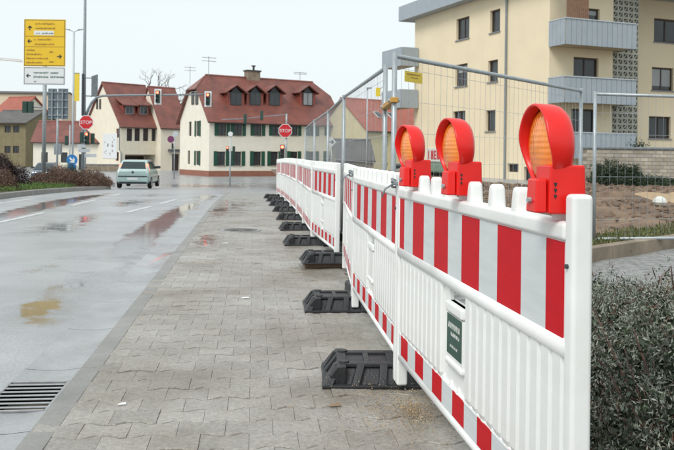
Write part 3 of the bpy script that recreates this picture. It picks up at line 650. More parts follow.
class House:
    """local x along the front, y back, z up; T frames for front / left gable / right gable"""
    def __init__(s, name, label, A, ang, Lx, Wy, eave, ridge, base, wall, roof, hipL=0, hipR=0, ov=.35, cat='house'):
        s.t = empty(name, (A.x, A.y, base), ang, label, cat); s.A, s.ang, s.L, s.W, s.e, s.r, s.base = A, ang, Lx, Wy, eave, ridge, base
        s.wall, s.roof = wall, roof; s.fh, s.lh, s.rh = [], [], []; s.hipL, s.hipR, s.ov = hipL, hipR, ov
        s.Tf = lambda a,b,c: (a,-b,c); s.Tl = lambda a,b,c: (-b, s.W-a, c); s.Tr = lambda a,b,c: (s.L+b, a, c)
    def fx(s, px):   # local x on the front where that viewing direction meets it
        r = (px-CX)/F; dx, dy = math.cos(s.ang), math.sin(s.ang); return (r*s.A.y-s.A.x)/(dx-r*dy)
    def lx(s, px):   # distance back along the left gable
        r = (px-CX)/F; dx, dy = -math.sin(s.ang), math.cos(s.ang); return (r*s.A.y-s.A.x)/(dx-r*dy)
    def fz(s, px, py): q = s.A.y+s.fx(px)*math.sin(s.ang); return zz(px, py, q)-s.base
    def lz(s, px, py): q = s.A.y+s.lx(px)*math.cos(s.ang); return zz(px, py, q)-s.base
    def build(s, plinth=None):
        mb = MB(); L, W_, e, r = s.L, s.W, s.e, s.r
        wall_holes(mb, s.Tf, 0, L, -.5, e, s.fh); wall_holes(mb, s.Tl, 0, W_, -.5, e, s.lh); wall_holes(mb, s.Tr, 0, W_, -.5, e, s.rh)
        mb.poly([(0,W_,-.5),(L,W_,-.5),(L,W_,e),(0,W_,e)])
        for x, hip in ((0, s.hipL), (L, s.hipR)):
            f = 1-hip*.0; top = r-.12
            if hip: zc = r-hip; k = (zc-e)/(r-e); mb.poly([(x,0,e),(x,W_,e),(x,W_-k*W_/2,zc-.05),(x,k*W_/2,zc-.05)])
            else: mb.poly([(x,0,e),(x,W_,e),(x,W_/2,top)])
        mb.build('wall', s.wall, s.t)
        mb = MB(); ov = s.ov; sl = (r-e)/(W_/2); ze = e-ov*sl
        xl, xr = -ov*.8, L+ov*.8; gl = s.hipL*1.0; g2 = s.hipR*1.0
        def side(y0, ysgn):
            yr = W_/2; kz = lambda hip: r-hip
            pts = [(xl, y0-ysgn*ov, ze), (xr, y0-ysgn*ov, ze)]
            if s.hipR: k = (r-s.hipR-e)/(r-e); pts += [(xr, y0+ysgn*k*W_/2, r-s.hipR), (xr-g2, yr, r)]
            else: pts += [(xr, yr, r)]
            if s.hipL: k = (r-s.hipL-e)/(r-e); pts += [(xl+gl, yr, r), (xl, y0+ysgn*k*W_/2, r-s.hipL)]
            else: pts += [(xl, yr, r)]
            roof_slab(mb, pts)
        side(0, 1); side(W_, -1)
        for x, xi, hip in ((xl, xl+gl, s.hipL), (xr, xr-g2, s.hipR)):
            if hip: k = (r-hip-e)/(r-e); roof_slab(mb, [(x, k*W_/2, r-hip), (x, W_-k*W_/2, r-hip), (xi, W_/2, r)])
        s.ro = mb.build('roof', s.roof, s.t)
        mb = MB(); mb.tube([(xl+gl, W_/2, r+.14), (xr-g2, W_/2, r+.14)], .13, 8); mb.build('ridge_cap', s.roof, s.ro)
        mb = MB(); mb.tube([(xl, -ov-.05, ze+.02), (xr, -ov-.05, ze+.02)], .07, 8); mb.build('rain_gutter', M_brownframe, s.t)
        if plinth: mb = MB(); mb.bx(-.03, L+.03, -.03, W_+.03, -.5, plinth[0]); mb.build('plinth', plinth[1], s.t)
        return s

# white house with green shutters
A = P(208.8, 174, 77.5); B = P(339, 174, 85.5); ang = math.atan2(B.y-A.y, B.x-A.x); Lx = (Vector((B.x,B.y,0))-Vector((A.x,A.y,0))).length
base = gz(A.x, A.y)
h2 = House('shuttered_house', 'cream two-storey house with green shutters, red half-hipped roof and four dormers', A, ang, Lx, 7.8, zz(208.8,117.5,77.5)-base, zz(205,75.8,80.8)-base, base, M_cream2, M_roof, 1.5, 1.5, .45)
ups = [222,238,257.6,276,294,312,331]; los = [221.5,237.5,257.4,274.5,294,312,330]
Wd = []
for px in ups: x = h2.fx(px); Wd.append((x-.42, x+.42, h2.fz(px,135.5), h2.fz(px,121.5)))
for px in los: x = h2.fx(px); Wd.append((x-.42, x+.42, h2.fz(px,165.5), h2.fz(px,151.5)))
h2.fh = Wd
gl = []
for px, w, y0, y1 in ((197.5,.8,136,121), (189.8,.7,136,121.5), (197.5,.8,165,151), (188.8,.6,164,150.5)): x = h2.W-h2.lx(px); gl.append((x-w/2, x+w/2, h2.lz(px,y0), h2.lz(px,y1)))
h2.lh = gl; h2.build((.55, M_redbase))
for h in h2.fh: window(h2.t, h2.Tf, h, frame=M_brownframe, cols=2, rows=3, fw=.05, shut=M_shutter, sill=M_stonebase)
for k, h in enumerate(gl): window(h2.t, h2.Tl, h, frame=M_brownframe, cols=2, rows=2, fw=.05, shut=M_shutter if k in (0,2) else None)
for px in (192.5, 196.5):
    x = h2.W-h2.lx(px); z0, z1 = h2.lz(px,104.5), h2.lz(px,92); T = lambda a,b,c: h2.Tl(a, b+.16, c); window(h2.t, T, (x-.35,x+.35,z0,z1), frame=M_brownframe, cols=1, rows=1, fw=.1)
def dormer(H, px, w=.95, zs=.0, tile=M_tilehung, gable=True, py=(107.5, 92.5), window_fr=M_dgrey):
    sl = (H.r-H.e)/(H.W/2); x = H.fx(px)
    # find depth on the roof where the dormer face stands
    zb, yb = None, 0
    for q in range(0, 60):
        y = q*.05; c = Vector((x, y, 0)); c.rotate(Matrix.Rotation(H.ang, 3, 'Z')); Y = H.A.y+c.y
        if zz(px, py[0], Y)-H.base <= H.e+y*sl: yb = y; break
    c = Vector((x, yb, 0)); c.rotate(Matrix.Rotation(H.ang, 3, 'Z')); px_shift = P(px, py[0], H.A.y+c.y).x-(H.A.x+c.x); x += px_shift*math.cos(H.ang)
    z0 = H.e+yb*sl; z1 = zz(px, py[1], H.A.y+c.y)-H.base; hh = z1-z0; yt = yb+hh/sl
    t = MB(); t.add([(x-w,yb,z0-.1),(x+w,yb,z0-.1),(x+w,yb,z1),(x-w,yb,z1),(x+w,yt+.2,z1),(x-w,yt+.2,z1)], [(0,1,2,3),(1,4,2),(0,3,5)])
    d = t.build('dormer', tile, H.t)
    if gable:
        t = MB(); t.poly([(x-w*.6,yb-.01,z1),(x+w*.6,yb-.01,z1),(x,yb-.01,z1+.62)]); t.build('gable', window_fr, d)
        t = MB(); yr = yb+(hh+.75)/sl
        roof_slab(t, [(x-w-.3,yb-.35,z1-.12),(x,yb-.35,z1+.72),(x,yr+.1,z1+.72),(x-w-.3,yt-.1,z1-.12)], .1); roof_slab(t, [(x+w+.3,yb-.35,z1-.12),(x,yb-.35,z1+.72),(x,yr+.1,z1+.72),(x+w+.3,yt-.1,z1-.12)], .1); t.build('dormer_roof', H.roof, d)
    else:
        t = MB(); roof_slab(t, [(x-w-.2,yb-.4,z1-.05),(x+w+.2,yb-.4,z1-.05),(x+w+.2,yt+1.6,z1+1.35),(x-w-.2,yt+1.6,z1+1.35)], .12); t.build('dormer_roof', H.roof, d)
    T = lambda a,b,c: (a, yb-b-.12, c)
    t = MB(); f = .08; hx = (x-w*.58, x+w*.58, z0+.25, z1-.02)
    T2 = lambda a,b,c: (a, yb-b, c)
    t.tbx(T2,hx[0]-.05,hx[1]+.05,.005,.06,hx[2]-.05,hx[3]+.05); t.build('window_frame', window_fr, d)
    t = MB()
    for i in range(2):
        xa = hx[0]+(hx[1]-hx[0])*i/2+.04; t.tbx(T2,xa,xa+(hx[1]-hx[0])/2-.08,.062,.068,hx[2]+.04,hx[3]-.04)
    o = t.build('pane', M_glasslight if px > 300 else M_glass, d); o['kind'] = 'stuff'
for px in (236.5, 256, 275.5, 309): dormer(h2, px)
mb = MB(); cx = h2.fx(258)+1.2; mb.bx(cx-.75, cx+.75, h2.W/2-.3, h2.W/2+.5, h2.r-.3, h2.r+.85); ch = mb.build('chimney', M_stonebase, h2.ro)
mb = MB(); mb.bx(cx-.85, cx+.85, h2.W/2-.4, h2.W/2+.6, h2.r+.85, h2.r+.98); mb.tube([(cx+.1,h2.W/2,h2.r+.98),(cx+.1,h2.W/2,h2.r+1.4)], .12, 8); mb.tube([(cx+.1,h2.W/2,h2.r+1.4),(cx+.1,h2.W/2,h2.r+1.5)], .25, 8); mb.build('chimney_cap', M_dgrey, h2.ro)
def antenna(px, py0, py1, d, label):
    a = P(px, py0, d); b = P(px, py1, d); t = empty('roof_antenna', a, .5, label, 'antenna', 'roof antennas'); h = b.z-a.z
    mb = MB(); mb.tube([(0,0,0),(0,0,h)], .028, 6); mb.build('mast', M_mgrey, t)
    for k, z in enumerate((h*.92, h*.75)):
        mb = MB(); mb.tube([(-.7,0,z),(.8,0,z)], .02, 5)
        for q in range(7): x = -.65+q*.22; mb.tube([(x,-.3,z),(x,.3,z)], .012, 4)
        o = mb.build('yagi', M_mgrey, t); o['kind'] = 'stuff'
antenna(208.5, 76, 56, 81, 'thin yagi antenna at the left ridge end of the shuttered house')
antenna(190, 84, 66, 101, 'thin yagi antenna on the roof left of the shuttered house')
antenna(300, 80, 72, 84, 'stubby antenna on the right of the long red ridge')

# gabled house with the carriage gateway
A = P(120, 170, 97); ang = math.radians(46); base = gz(A.x, A.y)
tmp = House.__new__(House); tmp.A, tmp.ang = A, ang; Lx = tmp.fx(161)
e1 = zz(120,124.5,97)-base
h1 = House('gateway_house', 'cream gabled house with red roof, dark gateway and a white banner', A, ang, Lx, 8.4, e1, zz(102,83.5,100)-base, base, M_cream, M_roof, 0, 0, .3)
Wd = []
for px in (129.3,137,145.5,154): x = h1.fx(px); Wd.append((x-.38, x+.38, h1.fz(px,141), h1.fz(px,128.5)))
gate = (h1.fx(125), h1.fx(158), -.5, h1.fz(140,154.5)); h1.fh = Wd+[gate]
gl = []
for px, w, y0, y1 in ((118.6,.7,137.5,128.5), (118.4,.7,161,152)): x = h1.W-h1.lx(px)-.25; gl.append((x-w/2, x+w/2, h1.lz(px,y0), h1.lz(px,y1)))
h1.lh = gl; h1.build()
for h in Wd: window(h1.t, h1.Tf, h, cols=2, rows=2, fw=.06, frame=M_brownframe)
for h in gl: window(h1.t, h1.Tl, h, cols=2, rows=1, fw=.08, frame=M_redbase)
mb = MB(); mb.tbx(h1.Tf, gate[0], gate[1], -3.0, -2.9, -.5, gate[3]); mb.tbx(h1.Tf, gate[0]-.1, gate[0], -2.9, -.141, -.5, gate[3]); mb.tbx(h1.Tf, gate[1], gate[1]+.1, -2.9, -.141, -.5, gate[3]); mb.tbx(h1.Tf, gate[0], gate[1], -2.9, -.141, gate[3], gate[3]+.1); o = mb.build('gateway_recess', M_cream, h1.t)
mb = MB(); mb.tbx(h1.Tf, gate[0]+.3, gate[1]-.3, -2.89, -2.8, -.5, gate[3]-.2); mb.build('gateway_door', M_brownframe, h1.t)
for px in (96.8, 99.8):
    x = h1.W-h1.lx(px); T = lambda a,b,c: h1.Tl(a, b+.16, c); window(h1.t, T, (x-.2,x+.2,h1.lz(px,109),h1.lz(px,99)), cols=1, fw=.06)
for px in (130.5, 145): dormer(h1, px, .85, py=(116,105.5), gable=False, window_fr=M_mgrey)
x = h1.W-h1.lx(119.2)
mb = MB(); mb.tube([(-.08,.12,e1), (-.08,.12,e1*.45), (.12,-.1,e1*.38), (.12,-.1,0)], .06, 6); mb.build('downpipe', M_mgrey, h1.t)
# banner on the gable
xa, xb = h1.W-h1.lx(103), h1.W-h1.lx(117.2); z0, z1 = h1.lz(110,158.5), h1.lz(110,133.5)
bt = empty('wall_banner', h1.t.matrix_basis @ Vector(h1.Tl((xa+xb)/2, .02, 0)), ang-math.pi/2, 'white printed banner hung on the cream gable wall', 'banner')
bw = (xb-xa)/2
mb = MB(); mb.bx(-bw, bw, -.03, -.005, z0, z1); mb.build('cloth', M_signwhite, bt)
mb = MB()
for q in range(16):
    x = random.uniform(-bw*.8, bw*.75); z = z0+(z1-z0)*random.choice([.12,.2,.25,.3,.5,.55,.65,.75,.85]); w = random.uniform(.05,.16); mb.bx(x-w, x+w, -.034, -.031, z-w*.9, z+w)
mb.build('print', [pm('banner_print', (.24,.20,.30), (.46,.36,.40), .6, 6)], bt)['kind'] = 'stuff'
# wing right of the gateway
A2 = P(160.5, 171, 99.5); base = gz(A2.x, A2.y); tmp.A = A2; ang2 = math.radians(40); tmp.ang = ang2; Lx = tmp.fx(186)
h1b = House('corner_wing', 'cream side wing with dark doorway between gateway house and shuttered house', A2, ang2, Lx, 7.0, zz(160.5,126,99.5)-base, zz(170,88.5,103)-base, base, M_cream, M_roof, 0, 0, .25)
dr = (h1b.fx(172.2), h1b.fx(179), -.5, h1b.fz(175,154)); h1b.fh = [dr]; h1b.build()
window(h1b.t, h1b.Tf, dr, cols=2, rows=1, fw=.1, frame=M_brownframe, glass=M_brownframe, name='door')
mb = MB(); mb.tbx(h1b.Tf, dr[0]-.6, dr[1]+.3, .0, .8, dr[3]+.3, dr[3]+.6); mb.build('door_canopy', M_roofdark, h1b.t)
# low stone wall in front of the gable
mb = MB(); a = P(84,168,93); b = P(119,169,93.5); dv = (b-a); t = empty('garden_wall', (a.x, a.y, gz(a.x,a.y)), math.atan2(dv.y, dv.x), 'low rough stone wall in front of the cream gable', 'wall')
L_ = Vector((dv.x,dv.y,0)).length; mb.bx(0, L_, -.15, .15, -.3, .75); mb.build('stonework', M_stonebase, t); mb = MB(); mb.bx(-.05, L_+.05, -.2, .2, .75, .85); mb.build('coping', M_mgrey, t)

# yellow house on the right of the fence posts
A = P(366.6, 160, 80); ang = math.radians(38); tmp.A, tmp.ang = A, ang; base = -.6
hy = House('yellow_house', 'pale yellow house with orange-red tiled roof behind the fence posts', A, ang, 13, 8.2, zz(366.6,129.5,80)-base, zz(353,99.5,83)-base, base, M_yellowr, M_roof2, 0, 0, .3)
Wd = [(hy.fx(383.2), hy.fx(388), hy.fz(385,147), hy.fz(385,136)), (hy.fx(395.5), hy.fx(400), hy.fz(398,149), hy.fz(398,137)), (hy.fx(382), hy.fx(388), hy.fz(385,170), hy.fz(385,163)), (hy.fx(396), hy.fx(406), hy.fz(400,170), hy.fz(400,163.5))]
hy.fh = Wd; hy.build()
for k, h in enumerate(Wd): window(hy.t, hy.Tf, h, cols=1, rows=1, fw=.09, frame=M_whiteframe, glass=M_glass if k != 1 else M_glasslight)
for px in (396.5, 409.5):
    x = hy.fx(px)-1.0; sl = (hy.r-hy.e)/(hy.W/2); y = hy.W*.24; z = hy.e+y*sl+.19; mb = MB()
    mb.hexa([(x-.4,y-.5,z-.5*sl),(x+.4,y-.5,z-.5*sl),(x+.4,y+.3,z+.3*sl),(x-.4,y+.3,z+.3*sl),(x-.4,y-.56,z-.5*sl+.06),(x+.4,y-.56,z-.5*sl+.06),(x+.4,y+.24,z+.3*sl+.06),(x-.4,y+.24,z+.3*sl+.06)]); o = mb.build('skylight', M_whiteframe, hy.ro)
    mb = MB(); mb.hexa([(x-.3,y-.47,z-.4*sl+.02),(x+.3,y-.47,z-.4*sl+.02),(x+.3,y+.17,z+.2*sl+.05),(x-.3,y+.17,z+.2*sl+.05),(x-.3,y-.53,z-.4*sl+.08),(x+.3,y-.53,z-.4*sl+.08),(x+.3,y+.11,z+.2*sl+.1),(x-.3,y+.11,z+.2*sl+.1)]); mb.build('skylight_pane', M_glass, hy.ro)
mb = MB(); mb.tube([(.0,-.1,hy.e),(.0,-.1,0)], .06, 6); mb.build('downpipe', M_mgrey, hy.t)
# dark-roofed shed
A = P(337.5, 165, 74); hs_ = House('dark_roofed_shed', 'low shed with dark grey roof beside the shuttered house', A, math.radians(8), 3.4, 5, zz(338,160,74)+.9, zz(338,141,76)+.9, -.9, M_stonebase, M_roofgrey, 0, 0, .2, 'shed'); hs_.fh = [(.6,1.5,-.5,1.2)]; hs_.build()
window(hs_.t, hs_.Tf, (.6,1.5,-.5,1.2), cols=1, frame=M_brownframe, glass=M_brownframe, name='door')

# houses far on the left
A = P(-14, 155, 112); base = -1.2; ang = math.radians(-14); tmp.A, tmp.ang = A, ang; Lx = tmp.fx(25.5)
ho = House('olive_house', 'olive-brown two-storey house with grey roof at the left edge', A, ang, Lx, 8, zz(25.5,122.5,111)-base, zz(33,110.5,112)-base, base, M_olive, M_roofgrey, 0, 0, .4)
Wd = []
for px in (7.5, 16):
    for y0, y1 in ((132.5,125.5), (153,146)): x = ho.fx(px); Wd.append((x-.5, x+.5, ho.fz(px,y0), ho.fz(px,y1)))
ho.fh = Wd; ho.rh = [(2.0,3.2,3.6,4.9)]; ho.build()
for h in Wd: window(ho.t, ho.Tf, h, cols=2, fw=.08)
window(ho.t, ho.Tr, (2.0,3.2,3.6,4.9), cols=2, fw=.08, frame=M_whiteframe)
A = P(33, 165, 100); base = -1.2; hr = House('low_white_house', 'low white house with dark red roof behind the signposts', A, math.radians(6), 9, 7, zz(40,141,101)-base, zz(40,122,103)-base, base, M_cream2, M_roof, 0, 0, .35)
hr.fh = [(1.0,1.8,.9,2.2), (3.4,4.2,.9,2.2), (5.6,6.5,-.5,2.0)]; hr.build()
for h in hr.fh: window(hr.t, hr.Tf, h, cols=1, fw=.08)
A = P(-12, 140, 130); base = -1.2; hw_ = House('white_gabled_house', 'white gabled house with red roof edge behind the olive house', A, math.radians(-25), 5.4, 9, zz(0,118,130)-base, zz(20,97,131)-base, base, M_cream2, M_roof2, 0, 0, .4); hw_.rh = [(3.6,4.6,4.5,5.8)]; hw_.build(); window(hw_.t, hw_.Tr, (3.6,4.6,4.5,5.8), cols=2, fw=.08)
A = P(-40, 140, 190); base = -1.2; hb = House('beige_block', 'long pale beige block far behind the olive house', A, math.radians(3), 24, 12, zz(10,93,190)-base, zz(10,90.5,191)-base, base, pm('beige_render', (.72,.60,.46), (.68,.56,.42), .85, .3), M_roofdark, 0, 0, .3, 'building')
hb.fh = [(3+3*k, 4.4+3*k, 6.5, 8) for k in range(6)]; hb.build()
for h in hb.fh: window(hb.t, hb.Tf, h, cols=2, fw=.1)

# ---- tan apartment block with balconies
CA = Vector((10.26, 38.6, 0)); aD = Vector((-.378, .926, 0)); bD = Vector((.926, .378, 0)); ab = -1.3
apt = empty('apartment_block', (CA.x, CA.y, ab), math.atan2(bD.y, bD.x), 'tan four-storey apartment block with blue-grey balconies', 'building')
# local: x along the balcony front, y along the side facade (back), z up
Ta = lambda a,b,c: (-b, a, c); Tb = lambda a,b,c: (a, -b, c)
def sa(px): r = (px-CX)/F; return (r*CA.y-CA.x)/(aD.x-r*aD.y)
def za(px, py): return zz(px, py, CA.y+sa(px)*aD.y)-ab
def sb(px, off=0): r = (px-CX)/F; O = CA+aD*off; return (r*O.y-O.x)/(bD.x-r*bD.y)
def zb(px, py, off=0): return zz(px, py, CA.y+aD.y*off+sb(px, off)*bD.y)-ab
topz = zz(413, 20, 51.6)-ab; LA = sa(413.5)
def hol(fx_, fz_, l, r, t_, b_): a, b = sorted((fx_(l), fx_(r))); m = (l+r)/2; return (a, b, fz_(m, b_), fz_(m, t_))
wa = [hol(sa, za, *w) for w in ((454.8,467.8,17.5,39), (454.3,466.5,64,86), (452.5,464.8,111,131), (488.5,498.5,9.5,32), (487,496.8,60,81.5), (485.5,495,110,131), (507.5,518.5,163.5,172), (524,534,167,196), (430,452,164,186))]
mb = MB(); wall_holes(mb, Ta, 0, LA, 0, topz, wa, .2)
LB = 6.0
wb = [hol(sb, zb, *w) for w in ((575,598,8,26), (572.5,597.5,57.5,86), (571,595,109,150))]
wall_holes(mb, Tb, 0, sb(611.5), 0, topz, wb, .2)
OFF = 2.4
TR = lambda a,b,c: (a, OFF-b, c)
wr = [hol(lambda p: sb(p, OFF), lambda p,q: zb(p, q, OFF), *w) for w in ((652.5,678,19,42.5), (651,672.5,67.5,90.5), (648.5,670.5,116.5,138.5))]
xr0 = sb(637.5)
wall_holes(mb, TR, xr0, xr0+9, 0, topz, wr, .2); mb.poly([(xr0,OFF,0),(xr0,OFF+6,0),(xr0,OFF+6,topz),(xr0,OFF,topz)])
mb.poly([(0,LA,0),(xr0+9,LA,0),(xr0+9,LA,topz),(0,LA,topz)]); mb.poly([(xr0+9,OFF,0),(xr0+9,LA,0),(xr0+9,LA,topz),(xr0+9,OFF,topz)])
mb.build('wall', M_tan, apt)
for k, h in enumerate(wa):
    if k == 8: continue
    window(apt, Ta, h, .16, M_brownframe, M_glass, cols=2 if k < 3 else 1, fw=.085, sill=M_mgrey if k < 6 else None, blind=.35 if k == 1 else None)
window(apt, Ta, wa[8], .16, M_dgrey, M_glass, cols=4, rows=1, fw=.1, name='shop_window')
for k, h in enumerate(wb): window(apt, Tb, h, .16, M_brownframe, M_glass, cols=2, fw=.09, blind=.0 if k else .3, name='balcony_door')
for k, h in enumerate(wr): window(apt, TR, h, .16, M_brownframe, M_glass, cols=2, fw=.09, blind=.85 if k == 1 else None, sill=M_mgrey)
# perforated screen wall between balcony bay and right wing
x0, x1 = sb(611.5), xr0; SCR = pm('screen_block', (.40,.40,.34), (.32,.32,.27), .8, 2); scr_back = MB(); scr_back.tbx(Tb, x0, x1, -.35, -.3, 0, topz); sc_ = scr_back.build('screen_wall', M_mgrey, apt)
cell = .3; nx = int((x1-x0)/cell); cw = (x1-x0)/nx
mb = MB(); f = .05
mb.bx(-cw/2,-cw/2+f,-.12,.12,-cell/2,cell/2); mb.bx(cw/2-f,cw/2,-.12,.12,-cell/2,cell/2); mb.bx(-cw/2+f,cw/2-f,-.12,.12,-cell/2,-cell/2+f); mb.bx(-cw/2+f,cw/2-f,-.12,.12,cell/2-f,cell/2)
mb.hexa([(-cw/2+f,-.1,-cell/2+f),(-cw/2+f+.06,-.1,-cell/2+f),(-cw/2+f+.06,.1,-cell/2+f),(-cw/2+f,.1,-cell/2+f),(cw/2-f-.06,-.1,cell/2-f),(cw/2-f,-.1,cell/2-f),(cw/2-f,.1,cell/2-f),(cw/2-f-.06,.1,cell/2-f)])
SB = mb.mesh('screen_block', SCR)
z = cell/2
while z < topz-.2:
    for i in range(nx): ob('screen_block', SB, sc_, (x0+cw*(i+.5), .13, z))
    z += cell
# roof slab with fascia
mb = MB(); mb.bx(-.7, xr0+9.5, -1.4, LA+1.0, topz, topz+.95); mb.build('roof_fascia', M_bluegrey, apt)
mb = MB(); x_ = -.09; y_ = sa(506); mb.tube([(x_,y_,0),(x_,y_,topz)], .06, 8); mb.build('downpipe', M_mgrey, apt)
PD = 1.27; xe = sb(635.5, -PD); 
for k, (yt, yb_) in enumerate(((21,43), (77.5,101), (132,150))):
    zt = zz(545, yt, CA.y)-ab; zl = zt-1.06
    b = MB(); b.bx(.0, xe, -PD+.08, -.002, zl-.16, zl); bal = b.build('balcony', M_soffit, apt)
    n = 14; wpan = xe/n
    for q in range(n): b = MB(); b.bx(q*wpan+.012, (q+1)*wpan-.012, -PD, -PD+.05, zl-.2, zt-.05); b.build('panel', M_bluegrey, bal)
    for q in range(4): w4 = (PD-.06)/4; b = MB(); b.bx(-.052, -.006, -PD+.055+q*w4+.006, -PD+.055+(q+1)*w4-.006, zl-.2, zt-.05); b.build('panel', M_bluegrey, bal)
    b = MB(); b.bx(-.07, xe+.02, -PD-.03, -PD+.08, zt-.05, zt); b.bx(-.07, .02, -PD+.08, -.01, zt-.05, zt); b.build('handrail', M_lgrey, bal)
    b = MB(); b.bx(xe-.05, xe, -PD+.055, -.01, zl-.2, zt-.05); b.build('panel', M_bluegrey, bal)
# bamboo screen and planter on the top balcony
mb = MB(); zt = zz(545, 21, CA.y)-ab
for q in range(12): mb.bx(.1+q*.11, .19+q*.11, -PD+.12, -PD+.14, zt+.0, zt+1.0)
mb.build('bamboo_screen', pm('bamboo', (.26,.15,.09), (.2,.11,.07), .8, 8), apt)['kind'] = 'stuff'
# side balconies that stick out past the far end
for k, (yt, yb_) in enumerate(((50,67.5), (91,108.5))):
    dd = CA.y+LA*aD.y+.5; z1_, z0_ = zz(404, yt, dd)-ab, zz(404, yb_, dd)-ab
    b = MB(); b.bx(-1.25, -.05, LA-.6, LA+2.2, z0_, z0_+.14); bal = b.build('balcony', M_soffit, apt)
    b = MB(); b.bx(-1.25, -.06, LA-.65, LA-.605, z0_-.03, z1_); b.build('panel', M_bluegrey, bal); b = MB(); b.bx(-1.3, -1.253, LA-.6, LA+2.2, z0_-.03, z1_); b.build('panel', M_bluegrey, bal)
# shop lettering and awning
h = wa[8]; am = (h[0]+h[1])/2; zsg = za(440, 160)
mb = MB(); mb.tbx(Ta, h[0]-.3, h[1]+.3, .01, .06, h[3]+.15, h[3]+.95); fa_ = mb.build('shop_sign', M_creamprint, apt)
mb = MB(); n = 8; lw = (h[1]-h[0]+.2)/n; pat = ['I','H','E','N','E','K','E','I']
for q in range(n):
    a0 = h[1]+.1-q*lw; z0_, z1_ = h[3]+.28, h[3]+.82; s_ = .11
    mb.tbx(Ta, a0-s_, a0, .062, .08, z0_, z1_)
    if pat[q] in 'HN': mb.tbx(Ta, a0-lw*.78, a0-lw*.78+s_, .062, .08, z0_, z1_)
    if pat[q] in 'HEK': mb.tbx(Ta, a0-lw*.7, a0-s_, .062, .078, (z0_+z1_)/2-.05, (z0_+z1_)/2+.05)
    if pat[q] == 'E': mb.tbx(Ta, a0-lw*.7, a0-s_, .062, .079, z0_, z0_+.1); mb.tbx(Ta, a0-lw*.7, a0-s_, .062, .079, z1_-.1, z1_)
mb.build('lettering', M_signred, fa_)['kind'] = 'stuff'
mb = MB(); mb.hexa([Ta(h[0]-.1,.01,h[3]-.45),Ta(h[1]+.1,.01,h[3]-.45),Ta(h[1]+.1,.5,h[3]-.5),Ta(h[0]-.1,.5,h[3]-.5),Ta(h[0]-.1,.01,h[3]+.1),Ta(h[1]+.1,.01,h[3]+.1),Ta(h[1]+.1,.5,h[3]-.4),Ta(h[0]-.1,.5,h[3]-.4)]); mb.build('awning', pm('awning_green', (.13,.19,.14), None, .7), apt)

# brick boundary wall behind the plot
def brick_mat():
    m = pm('pale_brick', (.5,.45,.37), None, .85); N, L, b = nodes(m); tc = N.new('ShaderNodeTexCoord'); sp = N.new('ShaderNodeSeparateXYZ'); cb = N.new('ShaderNodeCombineXYZ')
    L.new(tc.outputs['Object'], sp.inputs[0]); L.new(sp.outputs['X'], cb.inputs[0]); L.new(sp.outputs['Z'], cb.inputs[1])
    br = N.new('ShaderNodeTexBrick'); br.inputs['Scale'].default_value = 1; br.inputs['Brick Width'].default_value = .36; br.inputs['Row Height'].default_value = .16; br.inputs['Mortar Size'].default_value = .012
    br.inputs['Color1'].default_value = (.56,.50,.41,1); br.inputs['Color2'].default_value = (.40,.35,.28,1); br.inputs['Mortar'].default_value = (.26,.23,.19,1); L.new(cb.outputs[0], br.inputs['Vector'])
    nz = N.new('ShaderNodeTexNoise'); nz.inputs['Scale'].default_value = 1.2; nz.inputs['Detail'].default_value = 8; L.new(tc.outputs['Object'], nz.inputs['Vector'])
    mr = N.new('ShaderNodeMapRange'); mr.inputs['From Min'].default_value = .3; mr.inputs['From Max'].default_value = .7; mr.inputs['To Min'].default_value = .7; mr.inputs['To Max'].default_value = 1.15; L.new(nz.outputs[0], mr.inputs[0])
    hv = N.new('ShaderNodeHueSaturation'); L.new(br.outputs['Color'], hv.inputs['Color']); L.new(mr.outputs[0], hv.inputs['Value']); L.new(hv.outputs[0], b.inputs['Base Color'])
    bp = N.new('ShaderNodeBump'); bp.invert = True; bp.inputs['Strength'].default_value = .8; bp.inputs['Distance'].default_value = .02; L.new(br.outputs['Fac'], bp.inputs['Height']); L.new(bp.outputs[0], b.inputs['Normal'])
    return m
WA = at(586, 33); bwz = zz(600, 146.5, 33.4)
bw_ = empty('brick_wall', (WA.x, WA.y, -.4), .22, 'old pale brick wall at the back of the dug-up plot', 'wall')
mb = MB(); mb.bx(0, 14, 0, .3, 0, bwz+.3); mb.build('brickwork', brick_mat(), bw_); mb = MB(); mb.bx(-.05, 14.05, -.05, .35, bwz+.3, bwz+.4); mb.build('coping', M_mgrey, bw_, bevel=.02)
mb = MB(); mb.bx(0, 14, -.06, -.003, 0, .75); mb.build('plinth', M_stonebase, bw_)

# ------------------------------------------------------------------ plants
def leaf_mesh(name, pts, size, mat, per=1, spread=.02, up=.3, aspect=.5):
    pts = np.repeat(np.asarray(pts, float), per, 0); n = len(pts); pts = pts+rng.normal(0, spread, (n, 3))
    a = rng.normal(0, 1, (n, 3)); a[:, 2] += up; a /= np.linalg.norm(a, axis=1)[:, None]
    b = np.cross(a, rng.normal(0, 1, (n, 3))); b /= np.linalg.norm(b, axis=1)[:, None]+1e-9
    sz = size*rng.uniform(.6, 1.4, (n, 1)); A = a*sz; B = b*sz*aspect
    V = np.stack([pts, pts+A*.5+B*.5, pts+A, pts+A*.5-B*.5], 1).reshape(-1, 3)
    me = bpy.data.meshes.new(name); me.vertices.add(4*n); me.vertices.foreach_set('co', V.ravel())
    me.loops.add(4*n); me.loops.foreach_set('vertex_index', np.arange(4*n)); me.polygons.add(n); me.polygons.foreach_set('loop_start', np.arange(0, 4*n, 4))
    me.update(calc_edges=True); me.materials.append(mat); return me
